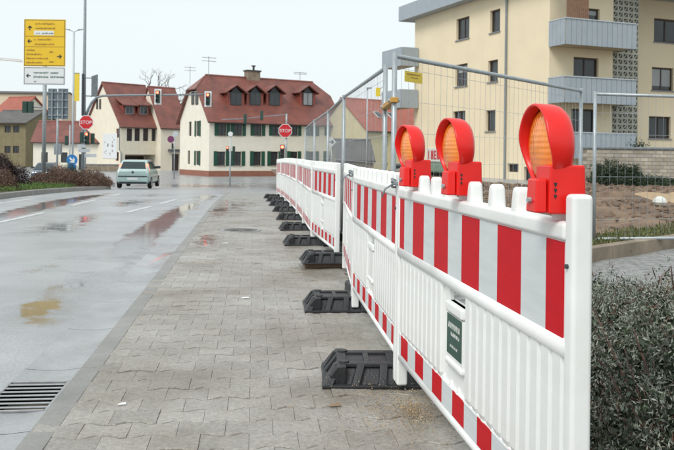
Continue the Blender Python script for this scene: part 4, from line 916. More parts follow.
def shrub(label, c, rx, ry, h, n, size, mat, name='shrub', stems=14, twig=M_twig, sparse=.35, per=5, spread=.03, cat='shrub', group=None, rz=0, spike=0.0, leaf2=None, inner=False):
    t = empty(name, c, rz, label, cat, group); mb = MB(); pts = []
    clumps = [(rng.uniform(-1,1), rng.uniform(-1,1), rng.uniform(.3,1)) for _ in range(18)]
    k = 0
    while len(pts) < n:
        q = rng.normal(0, 1, 3); q /= np.linalg.norm(q); rad = rng.uniform(.55, 1.0)**.6; q = q*rad; q[2] = abs(q[2])
        bump = 1+(.2 if inner else .16)*math.sin(5*q[0]+3*q[1]+c[0]*7)+.13*math.sin(9*q[1]-6*q[2]+c[1]*3)+.08*math.sin(17*q[0]+13*q[2])
        hol_ = math.sin(11*q[0]+2.1*c[0])*math.sin(12*q[1]+c[1])*math.sin(9*q[2]+1)
        if hol_ > sparse: continue
        pts.append((q[0]*rx*bump, q[1]*ry*bump, q[2]*h*bump*(1+spike*rng.random())))
    for q in range(stems):
        e = Vector(pts[rng.integers(len(pts))]); r = max(.004, h*.012); m_ = Vector((e.x*.45+rng.normal(0,.03*h), e.y*.45, e.z*.5)); mb.tube([(e.x*.12, e.y*.12, -.04), m_, e, e*1.08], [r*1.5, r, r*.5, r*.2], 5)
    mb.build('stems', twig, t)['kind'] = 'stuff'
    o = ob('foliage', leaf_mesh('foliage', pts, size, mat, per, spread, .9 if inner else .3, .3 if inner else .5), t); o['kind'] = 'stuff'
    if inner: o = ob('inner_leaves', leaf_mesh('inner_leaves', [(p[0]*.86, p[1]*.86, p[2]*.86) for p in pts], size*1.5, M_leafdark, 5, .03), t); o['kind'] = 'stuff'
    if leaf2: o = ob('dead_twigs', leaf_mesh('dead_twigs', [pts[i] for i in rng.integers(0, len(pts), n//3)], size*2.6, leaf2, 2, spread*1.3, 1.4, .1), t); o['kind'] = 'stuff'
    return t
# grey-green shrubs right behind the front barrier
for k, (x, y, rx, ry, h, lb, l2) in enumerate([
    (1.10, 2.45, .32, .42, .56, 'dark grey-green shrub low in the right corner behind the front post', M_leafred), (1.42, 3.2, .5, .5, .52, 'frosted grey-green shrub behind the front barrier post', M_leafred),
    (1.95, 3.95, .6, .55, .50, 'grey-green shrub with reddish twigs at the right edge', M_leafred), (1.35, 4.3, .5, .5, .46, 'loose grey-green shrub just under the gravel strip', M_leafred),
    (2.25, 5.0, .7, .45, .36, 'reddish-twigged low shrub in front of the gravel', M_leafred), (1.5, 5.3, .5, .4, .36, 'small sparse shrub by the fence foot', M_leafred)]):
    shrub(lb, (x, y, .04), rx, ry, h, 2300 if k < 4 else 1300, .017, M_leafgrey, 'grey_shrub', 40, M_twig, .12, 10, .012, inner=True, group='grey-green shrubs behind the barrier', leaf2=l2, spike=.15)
# traffic island
iu = lin(-16, -6.45, .4); iv = lin(19, 40, .7)
def isl_keep(u, v): return v < 38.5-((u+8.5)*.55)**2*.6 and u > -15.5
isl = tag(sheet('traffic_island', iu, iv, lambda x,y,u,v: gz(x,y)+.13+.05*smooth((-6.6-u)/2), M_bedsoil, isl_keep), kind='structure')
ik = tag(empty('island_kerb'), kind='structure')
def kseg(p, q):
    d = (q-p).normalized(); n = Vector((-d.y, d.x, 0))*.09; z0, z1 = gz(p.x,p.y), gz(q.x,q.y); p, q = p+d*.004, q-d*.004
    mb = MB(); mb.hexa([(p-n)+Vector((0,0,z0-.1)), (q-n)+Vector((0,0,z1-.1)), (q+n)+Vector((0,0,z1-.1)), (p+n)+Vector((0,0,z0-.1)), (p-n)+Vector((0,0,z0+.14)), (q-n)+Vector((0,0,z1+.14)), (q+n)+Vector((0,0,z1+.14)), (p+n)+Vector((0,0,z0+.14))]); mb.build('kerb_stone', M_kerb, ik, bevel=.015)
for k in range(17): kseg(S(-6.42, 19+k), S(-6.42, 20+k))
arc = [S(-8.5+2.1*math.cos(a), 36+2.7*math.sin(a)) for a in [q*math.pi/12 for q in range(7)]]+[S(-15.5, 38.2)]
for a, b in zip(arc[:-1], arc[1:]): kseg(a, b)
def place(px, py, dz=0): q = G(px, py); return (q.x, q.y, q.z+dz)
shrub('big round dark purple-brown bush at the left edge', (P(4,170,27).x, 27, gz(-11,27)+.12), .72, .75, 1.0, 3200, .05, M_leafpurple, 'round_bush', 20, M_bark, .6, 5, .04, 'bush')
shrub('low brown bush in front of the purple-brown one', (P(-2,180,23).x, 23, gz(-9,23)+.12), .62, .6, .55, 2400, .04, M_leafbrown, 'low_bush', 16, M_bark, .6, 5, .03, 'bush')
for k, (px, d, rx, ry, h, lb) in enumerate([(60,32.6,1.0,1.5,.72,'long brown clipped hedge on the island, left part'), (78,33.6,1.0,1.4,.68,'long brown clipped hedge on the island, middle part'), (94,35.2,.85,1.2,.5,'tapering brown hedge end at the island tip'), (44,33,.75,.8,.45,'small dark brown shrub at the direction sign post'), (66,42,1.0,.8,1.0,'dark clump behind the brown hedge by the blue sign')]):
    q = P(px, 180, d); shrub(lb, (q.x, d, gz(q.x, d)+.12), rx, ry, h, 2600, .055, M_leafbrown if k != 4 else M_leafdark, 'brown_hedge', 14, M_bark, .7, 4, .045, 'hedge', 'brown hedges on the traffic island')
pts = []
for q in range(5200):
    u, v = rng.uniform(-9.4, -6.6), rng.uniform(22, 30.5); p = S(u, v); pts.append((p.x, p.y, gz(p.x, p.y)+.13+.05*smooth((-6.6-u)/2)))
tag(ob('island_grass', leaf_mesh('island_grass', pts, .075, M_grass, 3, .05, 2.2, .22)), 'strip of green grass on the traffic island', 'grass', kind='stuff')
# plants by the brick wall
for k, (px, d, rx, h, m, lb) in enumerate([(604,31.5,.55,1.0,M_leafdark,'dark green shrub at the left end of the brick wall'), (620,31.8,.75,.95,M_leafdark,'wide dark shrub in the middle of the brick wall'), (633,32,.4,.75,M_leafdark,'small dark shrub left of the ivy'), (660,32.6,1.1,.35,M_leafdark,'low green growth right of the ivy'), (646,32.3,.8,.4,M_leafdark,'low green growth under the ivy')]):
    q = P(px, 185, d); shrub(lb, (q.x, d, .0), rx, .45, h, 1300, .07, m, 'wall_shrub', 10, M_bark, .3, 4, .05, 'shrub', 'shrubs along the brick wall')
t = empty('climbing_ivy', (P(641,185,33.2).x, 33.9, .0), 0, 'dark ivy climbing up the pale brick wall', 'ivy'); mb = MB()
st = [(-.25,0,0),(-.12,0,.5),(.05,0,.9),(.0,0,1.35),(.12,0,1.7)]; mb.tube(st, .03, 6); mb.tube([(-.1,0,.5),(-.5,0,.8),(-.75,0,1.0)], .02, 5); mb.build('stem', M_bark, t)
pts = [(x+rng.normal(0,.10+.1*(z>1.2)), rng.normal(0,.05), z+rng.normal(0,.1)) for (x, _, z) in st for _ in range(90)]+[(rng.uniform(-.75,-.1), rng.normal(0,.04), rng.uniform(.55,1.0)) for _ in range(60)]
ob('foliage', leaf_mesh('foliage', pts, .08, M_leafdark, 3, .05), t)['kind'] = 'stuff'
# weeds along the edging
pts = []
for q in range(2600):
    a = rng.uniform(0, 8); p = EA+ED*a+EN*rng.uniform(.06, .7); pts.append((p.x, p.y, .2))
tag(ob('edging_weeds', leaf_mesh('edging_weeds', pts, .05, pm('weed_leaf', (.14,.16,.05), (.09,.10,.035), .7, 2, isl=.4), 3, .03, 2.0, .25)), 'thin weeds and grass along the concrete edging', 'weeds', kind='stuff')
# sand heap and stones on the plot
def heap(px, py, rx, ry, h, mat, label):
    q = P(px, py, 19.0); c = Vector((q.x, 19.0, .12)); mb = MB(); n = 18; R_ = []
    for r, z in ((1,-.12),(.8,.15),(.6,.45),(.35,.8),(.1,1)): R_.append([(c.x+rx*r*math.cos(a)*(1+.2*math.sin(3*a+r*5)), c.y+ry*r*math.sin(a)*(1+.2*math.cos(2*a+r)), c.z+h*z+random.uniform(-.02,.02)) for a in [2*math.pi*k/n for k in range(n)]])
    mb.rings(R_); tag(mb.build('soil_heap', mat, smooth=True), label, 'heap', 'heaps on the dug-up plot')
heap(650, 208, 1.5, .8, .24, M_sand, 'low heap of pale sand on the dug-up plot'); heap(612, 200, 1.2, .9, .28, M_soil, 'dark soil heap left of the sand'); heap(690, 206, 1.4, .8, .3, M_sand, 'pale sand heap at the right edge of the plot')
for k in range(1):
    x, y = rng.uniform(3.5, 9.5), rng.uniform(11, 24); r = rng.uniform(.03, .1) if k else .16
    if k == 0: x, y = P(660,208,17.5).x, 17.5
    if (Vector((x,y,0))-EA).dot(EN) < .8: continue
    mb = MB(); R_ = []
    for z, s_ in ((-.5,.7),(-.1,1),(.4,.8),(.7,.35)): R_.append([(x+r*s_*math.cos(a)*rng.uniform(.8,1.2), y+r*s_*math.sin(a)*rng.uniform(.8,1.2), .24+z*r) for a in [2*math.pi*q/7 for q in range(7)]])
    mb.rings(R_); tag(mb.build('rubble_stone', M_creamprint if k == 0 else M_stonebase), 'whitish lump of rubble in front of the sand heap', 'stone')
cl = MB()
for k in range(5200):
    a = rng.uniform(0, 1)**.6; y = 8.5+23*a; x = rng.uniform(1.6, 5+.42*y)
    u_, v_ = US(Vector((x, y, 0))); bh = behind(u_, v_)
    if bh < .35: continue
    r = rng.uniform(.02, .075)*(1+.6*(rng.random() < .1)); z = plot_z(x, y, u_, v_); q = rng.uniform(.6, 1.3, 6)
    cl.add([(x+r*q[0],y,z),(x,y+r*q[1],z),(x-r*q[2],y,z),(x,y-r*q[3],z),(x+r*.3*(q[4]-1),y,z+r*.8*q[5]),(x,y,z-r)], [(0,1,4),(1,2,4),(2,3,4),(3,0,4),(1,0,5),(2,1,5),(3,2,5),(0,3,5)])
tag(cl.build('soil_clods', pm('clod_soil', (.20,.135,.09), (.10,.07,.05), .9, 1.5, isl=.4)), 'loose clods of brown soil over the dug-up plot', 'soil', kind='stuff')
# bare tree behind the roofs
def bare_tree(base, H, label):
    t = empty('bare_tree', base, 0, label, 'tree'); tr = MB(); cr = MB()
    def grow(mb, p, d, L_, r, lv):
        q = p+d*L_; mid = p+d*L_*.5+Vector(rng.normal(0,.05*L_,3)); (tr if lv < 1 else cr).tube([p, mid, q], [r, r*.85, r*.65], 5 if lv < 2 else 3)
        if lv == 6: return
        for _ in range(3 if lv < 3 else 2):
            nd = (d+Vector(rng.normal(0,.5,3))).normalized(); nd.z = abs(nd.z)*.8+.15; grow(mb, q, nd.normalized(), L_*rng.uniform(.62,.82), r*.6, lv+1)
    grow(tr, Vector((0,0,0)), Vector((0,0,1)), H*.3, H*.03, 0); tr.build('trunk', M_bark, t); cr.build('crown', M_bark, t)['kind'] = 'stuff'
q = P(157, 165, 125); bare_tree((q.x, 125, -1.3), zz(157, 71, 125)+1.3, 'bare winter tree rising behind the red roofs')

# ------------------------------------------------------------------ signs and signals
def disc(mb, c, r, y0, y1, n=20, m=0, rot=0): mb.rings([[(c[0]+r*math.cos(2*math.pi*k/n+rot), y, c[1]+r*math.sin(2*math.pi*k/n+rot)) for k in range(n)] for y in (y0, y1)], m)
def font(txt, size, mat, parent, loc, name='lettering'):
    cu = bpy.data.curves.new(name, 'FONT'); cu.body = txt; cu.size = size; cu.extrude = .002; cu.align_x = 'CENTER'; cu.align_y = 'CENTER'
    o = bpy.data.objects.new(name, cu); COL.objects.link(o); dg = bpy.context.evaluated_depsgraph_get(); me = bpy.data.meshes.new_from_object(o.evaluated_get(dg)); bpy.data.objects.remove(o)
    me.materials.clear(); me.materials.append(mat); o = ob(name, me, parent, loc); o.rotation_euler = (math.pi/2, 0, 0); o['kind'] = 'stuff'; return o
def signal_head(par, x, y, z, lit=None, plate=True, s=1.0, n=3, face=-1, mat=M_green):
    mb = MB(); w, h = .15*s, .16*n*s; f = face
    mb.bx(x-w, x+w, y-.1*s, y+.1*s, z-h, z+h); hd = mb.build('signal_head', mat, par, bevel=.03*s)
    if plate:
        mb = MB(); W_, H_ = w+.12*s, h+.13*s; yb = y+.03*s
        mb.bx(x-W_,x-w-.005,yb,yb+.02,z-H_,z+H_); mb.bx(x+w+.005,x+W_,yb,yb+.02,z-H_,z+H_); mb.bx(x-w-.005,x+w+.005,yb,yb+.02,z+h+.005,z+H_); mb.bx(x-w-.005,x+w+.005,yb,yb+.02,z-H_,z-h-.005); mb.build('backplate', M_signwhite, hd)
    for k in range(n):
        zc = z+h-.16*s-.32*s*k; mb = MB(); disc(mb, (x, zc), .1*s, y+f*.1*s, y+f*.12*s, 16); mb.build('lens', M_redemit if lit == k else M_darklens, hd)
        mb = MB(); mb.rings([[(x+r*math.sin(a), yy, zc+r*math.cos(a)) for a in [(-1.9+3.8*q/10) for q in range(11)]] for r, yy in ((.115*s, y+f*.1*s), (.118*s, y+f*.26*s))], cap=False, closed=False); mb.build('visor', mat, hd)
    return hd
def pole(par, x, y, z0, z1, r, mat=M_galv, name='pole'): mb = MB(); mb.tube([(x,y,z0),(x,y,z1)], r, 10); return mb.build(name, mat, par, smooth=True)
def root(px, d, name, label, cat, group=None, rz=0): q = P(px, 180, d); return empty(name, (q.x, d, gz(q.x, d)), rz, label, cat, group), gz(q.x, d)
def loc(px, py, d, o): q = P(px, py, d); return q.x-o.location.x, q.z-o.location.z
# direction sign
D = 34.0
t, g0 = root(44, D, 'direction_sign', 'yellow direction sign with a white sign below on one grey post', 'road sign')
x0, z0 = loc(23.8, 66, D, t); x1, z1 = loc(65.8, 19.5, D, t); xp, _ = loc(44, 100, D, t)
pole(t, xp, .07, -.1, z1-.3, .085, M_galv, 'post')
def board(x0, x1, z0, z1, mat, name):
    mb = MB(); mb.bx(x0, x1, -.02, .015, z0, z1); b = mb.build(name, mat, t, bevel=.004)
    mb = MB(); e = .025
    for q in ((x0+e,x1-e,z0+e,z0+e+.02),(x0+e,x1-e,z1-e-.02,z1-e),(x0+e,x0+e+.02,z0+e+.02,z1-e-.02),(x1-e-.02,x1-e,z0+e+.02,z1-e-.02)): mb.bx(q[0],q[1],-.024,-.0205,q[2],q[3])
    mb.build('border', M_signblack, b); return b
def words(b, x, z, lens, h, mat):
    mb = MB()
    for ln in lens:
        e = x+ln
        while x < e:
            w = random.uniform(.035, .06); tall = random.choice([.62,.62,.7,1.0]); mb.bx(x, x+w*.4, -.0265, -.0215, z, z+h*tall); mb.bx(x+w*.4, x+w*.85, -.0265, -.0215, z+random.choice([0,h*.45]), z+h*(.6 if tall < .9 else .62)); x += w
        x += .08
    mb.build('print', mat, b)['kind'] = 'stuff'
def arrow(b, x, z, s_, ang):
    mb = MB(); M = Matrix.Rotation(ang, 3, 'Y'); pts = [(-.13,-.5),(.13,-.5),(.13,.1),(.42,-.12),(.42,.2),(0,.55),(-.42,.2),(-.42,-.12),(-.13,.1)]
    pts = [M @ Vector((a*s_, 0, c*s_)) for a, c in pts]; mb.poly([(x+p.x, -.0235, z+p.z) for p in pts]); mb.build('arrow', M_signblack, b)
b = board(x0, x1, z0, z1, M_signyellow, 'yellow_board'); Hs, Ws = z1-z0, x1-x0
mb = MB()
for f in (.635, .415): mb.bx(x0+.03, x1-.03, -.024, -.0205, z0+Hs*f-.012, z0+Hs*f+.012)
mb.build('divider', M_printolive, b)['kind'] = 'stuff'
arrow(b, x0+Ws*.14, z0+Hs*.81, .2, 0); arrow(b, x0+Ws*.14, z0+Hs*.53, .19, -math.pi/2); arrow(b, x0+Ws*.86, z0+Hs*.21, .2, math.pi/2)
words(b, x0+Ws*.27, z0+Hs*.885, [Ws*.46], .09, M_printolive); words(b, x0+Ws*.28, z0+Hs*.79, [Ws*.46], .09, M_printolive)
mb = MB(); mb.bx(x0+Ws*.24, x0+Ws*.72, -.023, -.0205, z0+Hs*.665, z0+Hs*.755); iw = mb.build('white_inset', M_signwhite, b); words(b, x0+Ws*.29, z0+Hs*.685, [Ws*.08,Ws*.26], .08, M_printgreen)
words(b, x0+Ws*.25, z0+Hs*.55, [.04,Ws*.34], .09, M_printolive); words(b, x0+Ws*.26, z0+Hs*.45, [Ws*.46], .09, M_printolive)
for f, w in ((.325,.2),(.235,.36),(.15,.5),(.06,.38)): words(b, x0+Ws*.06, z0+Hs*f, [Ws*w], .085, M_printolive)
words(b, x0+Ws*.62, z0+Hs*.29, [Ws*.08], .09, M_printolive); words(b, x0+Ws*.62, z0+Hs*.08, [Ws*.09], .09, M_printolive)
y0, z0 = loc(23.5, 84.5, D, t); y1, z1 = loc(65, 67.2, D, t); b = board(x0, x1, z0, z1, M_signwhite, 'white_board')
arrow(b, x0+Ws*.12, (z0+z1)/2, .19, -math.pi/2); words(b, x0+Ws*.24, z0+.48, [Ws*.36,Ws*.18], .09, M_printgreen); words(b, x0+Ws*.24, z0+.30, [Ws*.34,Ws*.31], .09, M_printgreen); words(b, x0+Ws*.26, z0+.1, [.09], .1, M_printgreen)
# grey backs of two big boards behind it
D = 46.0
t, g0 = root(57.5, D, 'sign_back', 'grey back of a large double road sign behind the direction sign post', 'road sign')
for a, b_ in ((48.3,56.8), (58.3,67.8)):
    xa, zt = loc(a, 88.5, D, t); xb, zb_ = loc(b_, 119, D, t); mb = MB(); mb.bx(xa, xb, -.02, .02, zb_, zt); bo = mb.build('board', pm('sign_back_paint', (.12,.16,.19), None, .5), t)
    for k in range(4): z = zb_+(zt-zb_)*(k+.5)/4; mb = MB(); mb.bx(xa, xb, -.07, -.021, z-.04, z+.04); mb.build('rail', M_mgrey, bo)
    mb = MB(); mb.bx((xa+xb)/2-.04, (xa+xb)/2+.04, -.12, -.071, zb_-.05, zt); mb.build('stiffener', M_mgrey, bo)
xa, _ = loc(57.5, 100, D, t); pole(t, xa, .06, -.1, loc(57.5,92,D,t)[1], .06, M_galv, 'post')
# street lamp with two arms and a yellow banner
D = 58.0
t, g0 = root(74, D, 'street_lamp', 'slim double-armed street lamp with a yellow banner', 'street lamp'); x0, zt = loc(74, 31.5, D, t)
pole(t, x0, 0, -.1, zt, .075, M_lgrey)
for s_ in (-1, 1):
    mb = MB(); mb.tube([(x0,0,zt-.02),(x0+s_*.28,0,zt+.1),(x0+s_*.38,0,zt+.12)], .035, 8); mb.build('arm', M_lgrey, t); mb = MB(); mb.hexa([(x0+s_*.3,-.1,zt+.08),(x0+s_*.72,-.07,zt+.16),(x0+s_*.72,.07,zt+.16),(x0+s_*.3,.1,zt+.08),(x0+s_*.3,-.09,zt+.17),(x0+s_*.72,-.05,zt+.2),(x0+s_*.72,.05,zt+.2),(x0+s_*.3,.09,zt+.17)]); mb.build('lamp_head', M_mgrey, t)
xa, za_ = loc(73.2, 101, D, t); xb, zb_ = loc(79.5, 73.5, D, t); mb = MB(); mb.bx(x0+.09, xb, -.02, .02, za_, zb_); bn = mb.build('banner', M_tagyellow, t)
mb = MB(); mb.bx(x0, xb, -.03, .03, zb_, zb_+.05); mb.build('banner_arm', M_mgrey, bn)
q = P(367.5, 130, 62); t = empty('street_lamp', (q.x, 62, -.5), 0, 'small street lamp in front of the orange-red roof', 'street lamp'); x0, zt = loc(367.5, 88.5, 62, t); pole(t, x0, 0, 0, zt, .05, M_lgrey); mb = MB(); mb.hexa([(x0-.08,-.1,zt-.04),(x0+.32,-.1,zt),(x0+.32,.1,zt),(x0-.08,.1,zt-.04),(x0-.08,-.1,zt+.08),(x0+.32,-.08,zt+.1),(x0+.32,.08,zt+.1),(x0-.08,.1,zt+.08)]); mb.build('lamp_head', M_mgrey, t)
# tall mast with cantilever arm and two red signals
D = 46.0
t, g0 = root(85.5, D, 'signal_mast', 'tall grey mast whose curved arm carries two red traffic signals', 'traffic signal'); x0, zt = loc(85.5, -25, D, t)
mb = MB(); mb.tube([(x0,0,-.1),(x0,0,zt*.5),(x0,0,zt)], [.12,.10,.07], 12); mb.build('mast', M_mgrey, t, smooth=True)
mb = MB(); mb.tube([(x0-.02,-.17,loc(85.5,100,D,t)[1]-.9),(x0-.02,-.17,loc(85.5,74,D,t)[1])], .07, 10); mb.build('cable_box', M_dgrey, t)
pts = [loc(u, v, D, t) for u, v in ((85.8,116),(88.5,109),(92,102.5),(97,97.5),(103,95.8),(130,95.2),(170,95.0),(211,94.4))]
mb = MB(); mb.tube([(a, -.0-.02*k, c) for k, (a, c) in enumerate(pts)], [.08,.08,.075,.07,.065,.055,.05,.045], 8); mb.build('arm', M_mgrey, t, smooth=True)
for u, v in ((159,97), (208.8,99.3)): a, c = loc(u, v, D, t); signal_head(t, a, -.32, c, 0, True, .74)
for v in (78, 96): a, c = loc(95.3, v, D, t); mb = MB(); mb.tube([(x0,0,c),(a,.1,c)], .03, 6); mb.build('bracket', M_mgrey, t)
a, c0 = loc(92.3, 96, D, t); b_, c1 = loc(97.3, 74, D, t); mb = MB(); mb.hexa([(a,-.2,c0-.08),(b_,.1,c0+.1),(b_,.14,c0+.1),(a,-.16,c0-.08),(a,-.2,c1-.15),(b_,.1,c1),(b_,.14,c1),(a,-.16,c1-.15)]); mb.build('side_board', M_mgrey, t)
# stop sign with signals
def stop_sign(px, py, d, dia_px, label, pole_px, head=None, pole_bottom=0):
    t, g0 = root(pole_px, d, 'stop_sign', label, 'stop sign', 'red stop signs'); x, z = loc(px, py, d, t); r = dia_px/2*d/F; xp, _ = loc(pole_px, 100, d, t)
    pole(t, xp, .1, -.1, z+r*.6, .05, M_galv, 'post')
    mb = MB(); disc(mb, (x, z), r, -.02, .015, 8, 0, math.pi/8); pl = mb.build('white_rim', M_signwhite, t)
    mb = MB(); disc(mb, (x, z), r*.92, -.026, -.0205, 8, 0, math.pi/8); mb.build('red_face', M_signred, pl); font('STOP', r*.64, M_signwhite, pl, (x, -.03, z-.02*r))
    if head: a, c = loc(*head, d, t); signal_head(t, a, -.1, c, 0, False, .72, mat=M_dgrey if px > 200 else M_green)
    return t, xp
t, xp = stop_sign(86.3, 122.3, 44, 15, 'red stop sign above a red signal on the traffic island', 85.2, (87.5, 138.3))
for u, v, rz in ((81,137.5,1), (92,138.5,-1)): a, c = loc(u, v, 44, t); hd = signal_head(t, a, .12, c, None, False, .62, face=1)
for k, (u, v, w) in enumerate(((80,150.5,.55), (86.5,155.5,.55), (79,146,.4))): a, c = loc(u, v, 44, t); mb = MB(); mb.bx(a-.1, a+w, -.02, .0, c-.09, c+.09); mb.build('arrow_plate', M_lgrey, t)
t, xp = stop_sign(285.3, 130.7, 40, 14.4, 'red stop sign above a red signal behind the far barriers', 286.6, (282.5, 151.5))
for k, (u, v) in enumerate(((245,118.5), (261.5,115.5))):
    a, c = loc(u, v, 40, t); signal_head(t, a, .1, c, None, False, .5, face=1)
mb = MB(); q = [loc(u, v, 40, t) for u, v in ((286.6,114.5),(262,116.5),(245,118.5),(221,119.5))]; mb.tube([(a, .12, c) for a, c in q], .022, 6); mb.build('signal_arm', M_mgrey, t); pole(t, xp, .1, loc(286,131,40,t)[1], loc(286,113.5,40,t)[1], .045, M_galv, 'mast_top')
# pole with blue sign and green signal
D = 43.0
t, g0 = root(70, D, 'blue_sign', 'blue round arrow sign on a thin post beside the island hedge', 'road sign'); x0, z = loc(72, 160, D, t); xp, zt = loc(69.7, 125, D, t); pole(t, xp, .06, -.1, zt, .04, M_galv, 'post'); mb = MB(); disc(mb, (x0, z), .3, -.02, .01); bo = mb.build('disc', M_blue, t); arrow(bo, x0, z, .36, math.radians(135)); bo.children[0].data.materials[0] = M_signwhite
a, c = loc(72.3, 167, D, t); mb = MB(); mb.bx(a-.22, a+.22, -.02, .01, c-.12, c+.12); mb.build('lower_plate', M_blue, t)
a, c = loc(66.5, 140.5, D, t); signal_head(t, a, .0, c, None, False, .55, face=1)
D = 50
t, g0 = root(57.3, D, 'signal_post', 'slim grey post with signal box behind the direction sign', 'traffic signal'); xp, zt = loc(57.3, 118, D, t); pole(t, xp, 0, -.1, zt, .05); a, c = loc(58, 149, D, t); mb = MB(); mb.bx(a-.22, a+.22, -.12, .12, c-.35, c+.35); mb.build('control_box', M_mgrey, t, bevel=.02)
# signal pair left on a bracket of the direction sign area
D = 36
t, g0 = root(30, D, 'bracket_signal', 'dark green signal box on a horizontal bracket at the left', 'traffic signal'); xa, c = loc(27.5, 106.5, D, t); xb, _ = loc(43, 108, D, t); mb = MB(); mb.tube([(xa,0,c),(xb,.02,c-.04)], .03, 8); mb.build('bracket', M_mgrey, t)
for u in (25.3, 30.8): a, c = loc(u, 107, D, t); mb = MB(); mb.bx(a-.11, a+.11, -.1, .1, c-.26, c+.26); hd = mb.build('signal_head', M_green, t, bevel=.02)
# no-stopping sign and pedestrian signal poles in front of the houses
D = 70
t, g0 = root(174.5, D, 'no_stopping_sign', 'post with round red-blue sign beside the doorway wing', 'road sign'); xp, zt = loc(174.5, 132, D, t); pole(t, xp, .05, -.1, zt, .05, M_galv, 'post')
a, c = loc(170.8, 139.3, D, t); mb = MB(); disc(mb, (a, c), .3, -.02, .0); mb.build('disc', M_purple, t); a, c = loc(175.3, 134, D, t); mb = MB(); disc(mb, (a, c), .26, -.02, .0); mb.build('grey_disc', M_lgrey, t); a, c = loc(172.5, 146, D, t); signal_head(t, a, .0, c, None, False, .5)
D = 56
t, g0 = root(230.5, D, 'pedestrian_signal', 'pale pole with two pedestrian signals in front of the shuttered house', 'traffic signal'); xp, zt = loc(230.5, 134, D, t); pole(t, xp, 0, -.1, zt, .055, M_lgrey); mb = MB(); disc(mb, (xp, zt), .17, -.1, .1, 12); mb.build('cap', M_signwhite, t)
for u, lit in ((227.5, None), (233.8, None)): a, c = loc(u, 149, D, t); signal_head(t, a, 0, c, 0 if u < 229 else None, False, .62, 2, face=-1 if u < 229 else 1)
D = 50
t, g0 = root(331, D, 'arrow_sign', 'small grey-white arrow sign above the barriers', 'road sign'); a, c = loc(331.5, 142, D, t); pole(t, a, .06, -.1, c, .04, M_galv, 'post'); mb = MB(); mb.add([(a-.28,-.02,c+.0),(a+.28,-.02,c),(a,-.02,c+.34),(a,-.02,c-.34),(a-.28,.0,c),(a+.28,.0,c),(a,.0,c+.34),(a,.0,c-.34)], [(0,2,1,3),(4,6,5,7),(0,2,6,4),(2,1,5,6),(1,3,7,5),(3,0,4,7)]); bo = mb.build('board', M_signwhite, t); arrow(bo, a, c, .3, math.pi/2)
# far construction crane
D = 320
q = P(-30, 180, D); t = empty('tower_crane', (q.x, D, -1.2), 0, 'pale tower crane jib far off in the top left', 'crane'); 
def lattice(p, q, w, n):
    mb = MB(); p, q = Vector(p), Vector(q); d = q-p; u = Vector((0,0,1)) if abs(d.normalized().z) < .9 else Vector((1,0,0)); s_ = d.normalized().cross(u)
    cs = [u*w, -u*w*.2+s_*w*.6, -u*w*.2-s_*w*.6]
    for c in cs: mb.tube([p+c, q+c], .09, 4)
    for k in range(n):
        for i in range(3): mb.tube([p+d*(k/n)+cs[i], p+d*((k+1)/n)+cs[(i+1)%3]], .06, 3)
    return mb
xa, za_ = loc(-30, 56.5, D, t); xb, zb_ = loc(22.5, 61.5, D, t); CR = pm('crane_paint', (.62,.50,.44), None, .6)
lattice((xa,0,0), (xa,0,za_), .8, 24).build('tower', CR, t)['kind'] = 'stuff'; lattice((xa,0,za_), (xb,0,zb_), .6, 22).build('jib', CR, t)['kind'] = 'stuff'
mb = MB(); mb.bx(xa-1, xa+1, -1, 1, za_-2.2, za_-.2); mb.build('cab', CR, t)

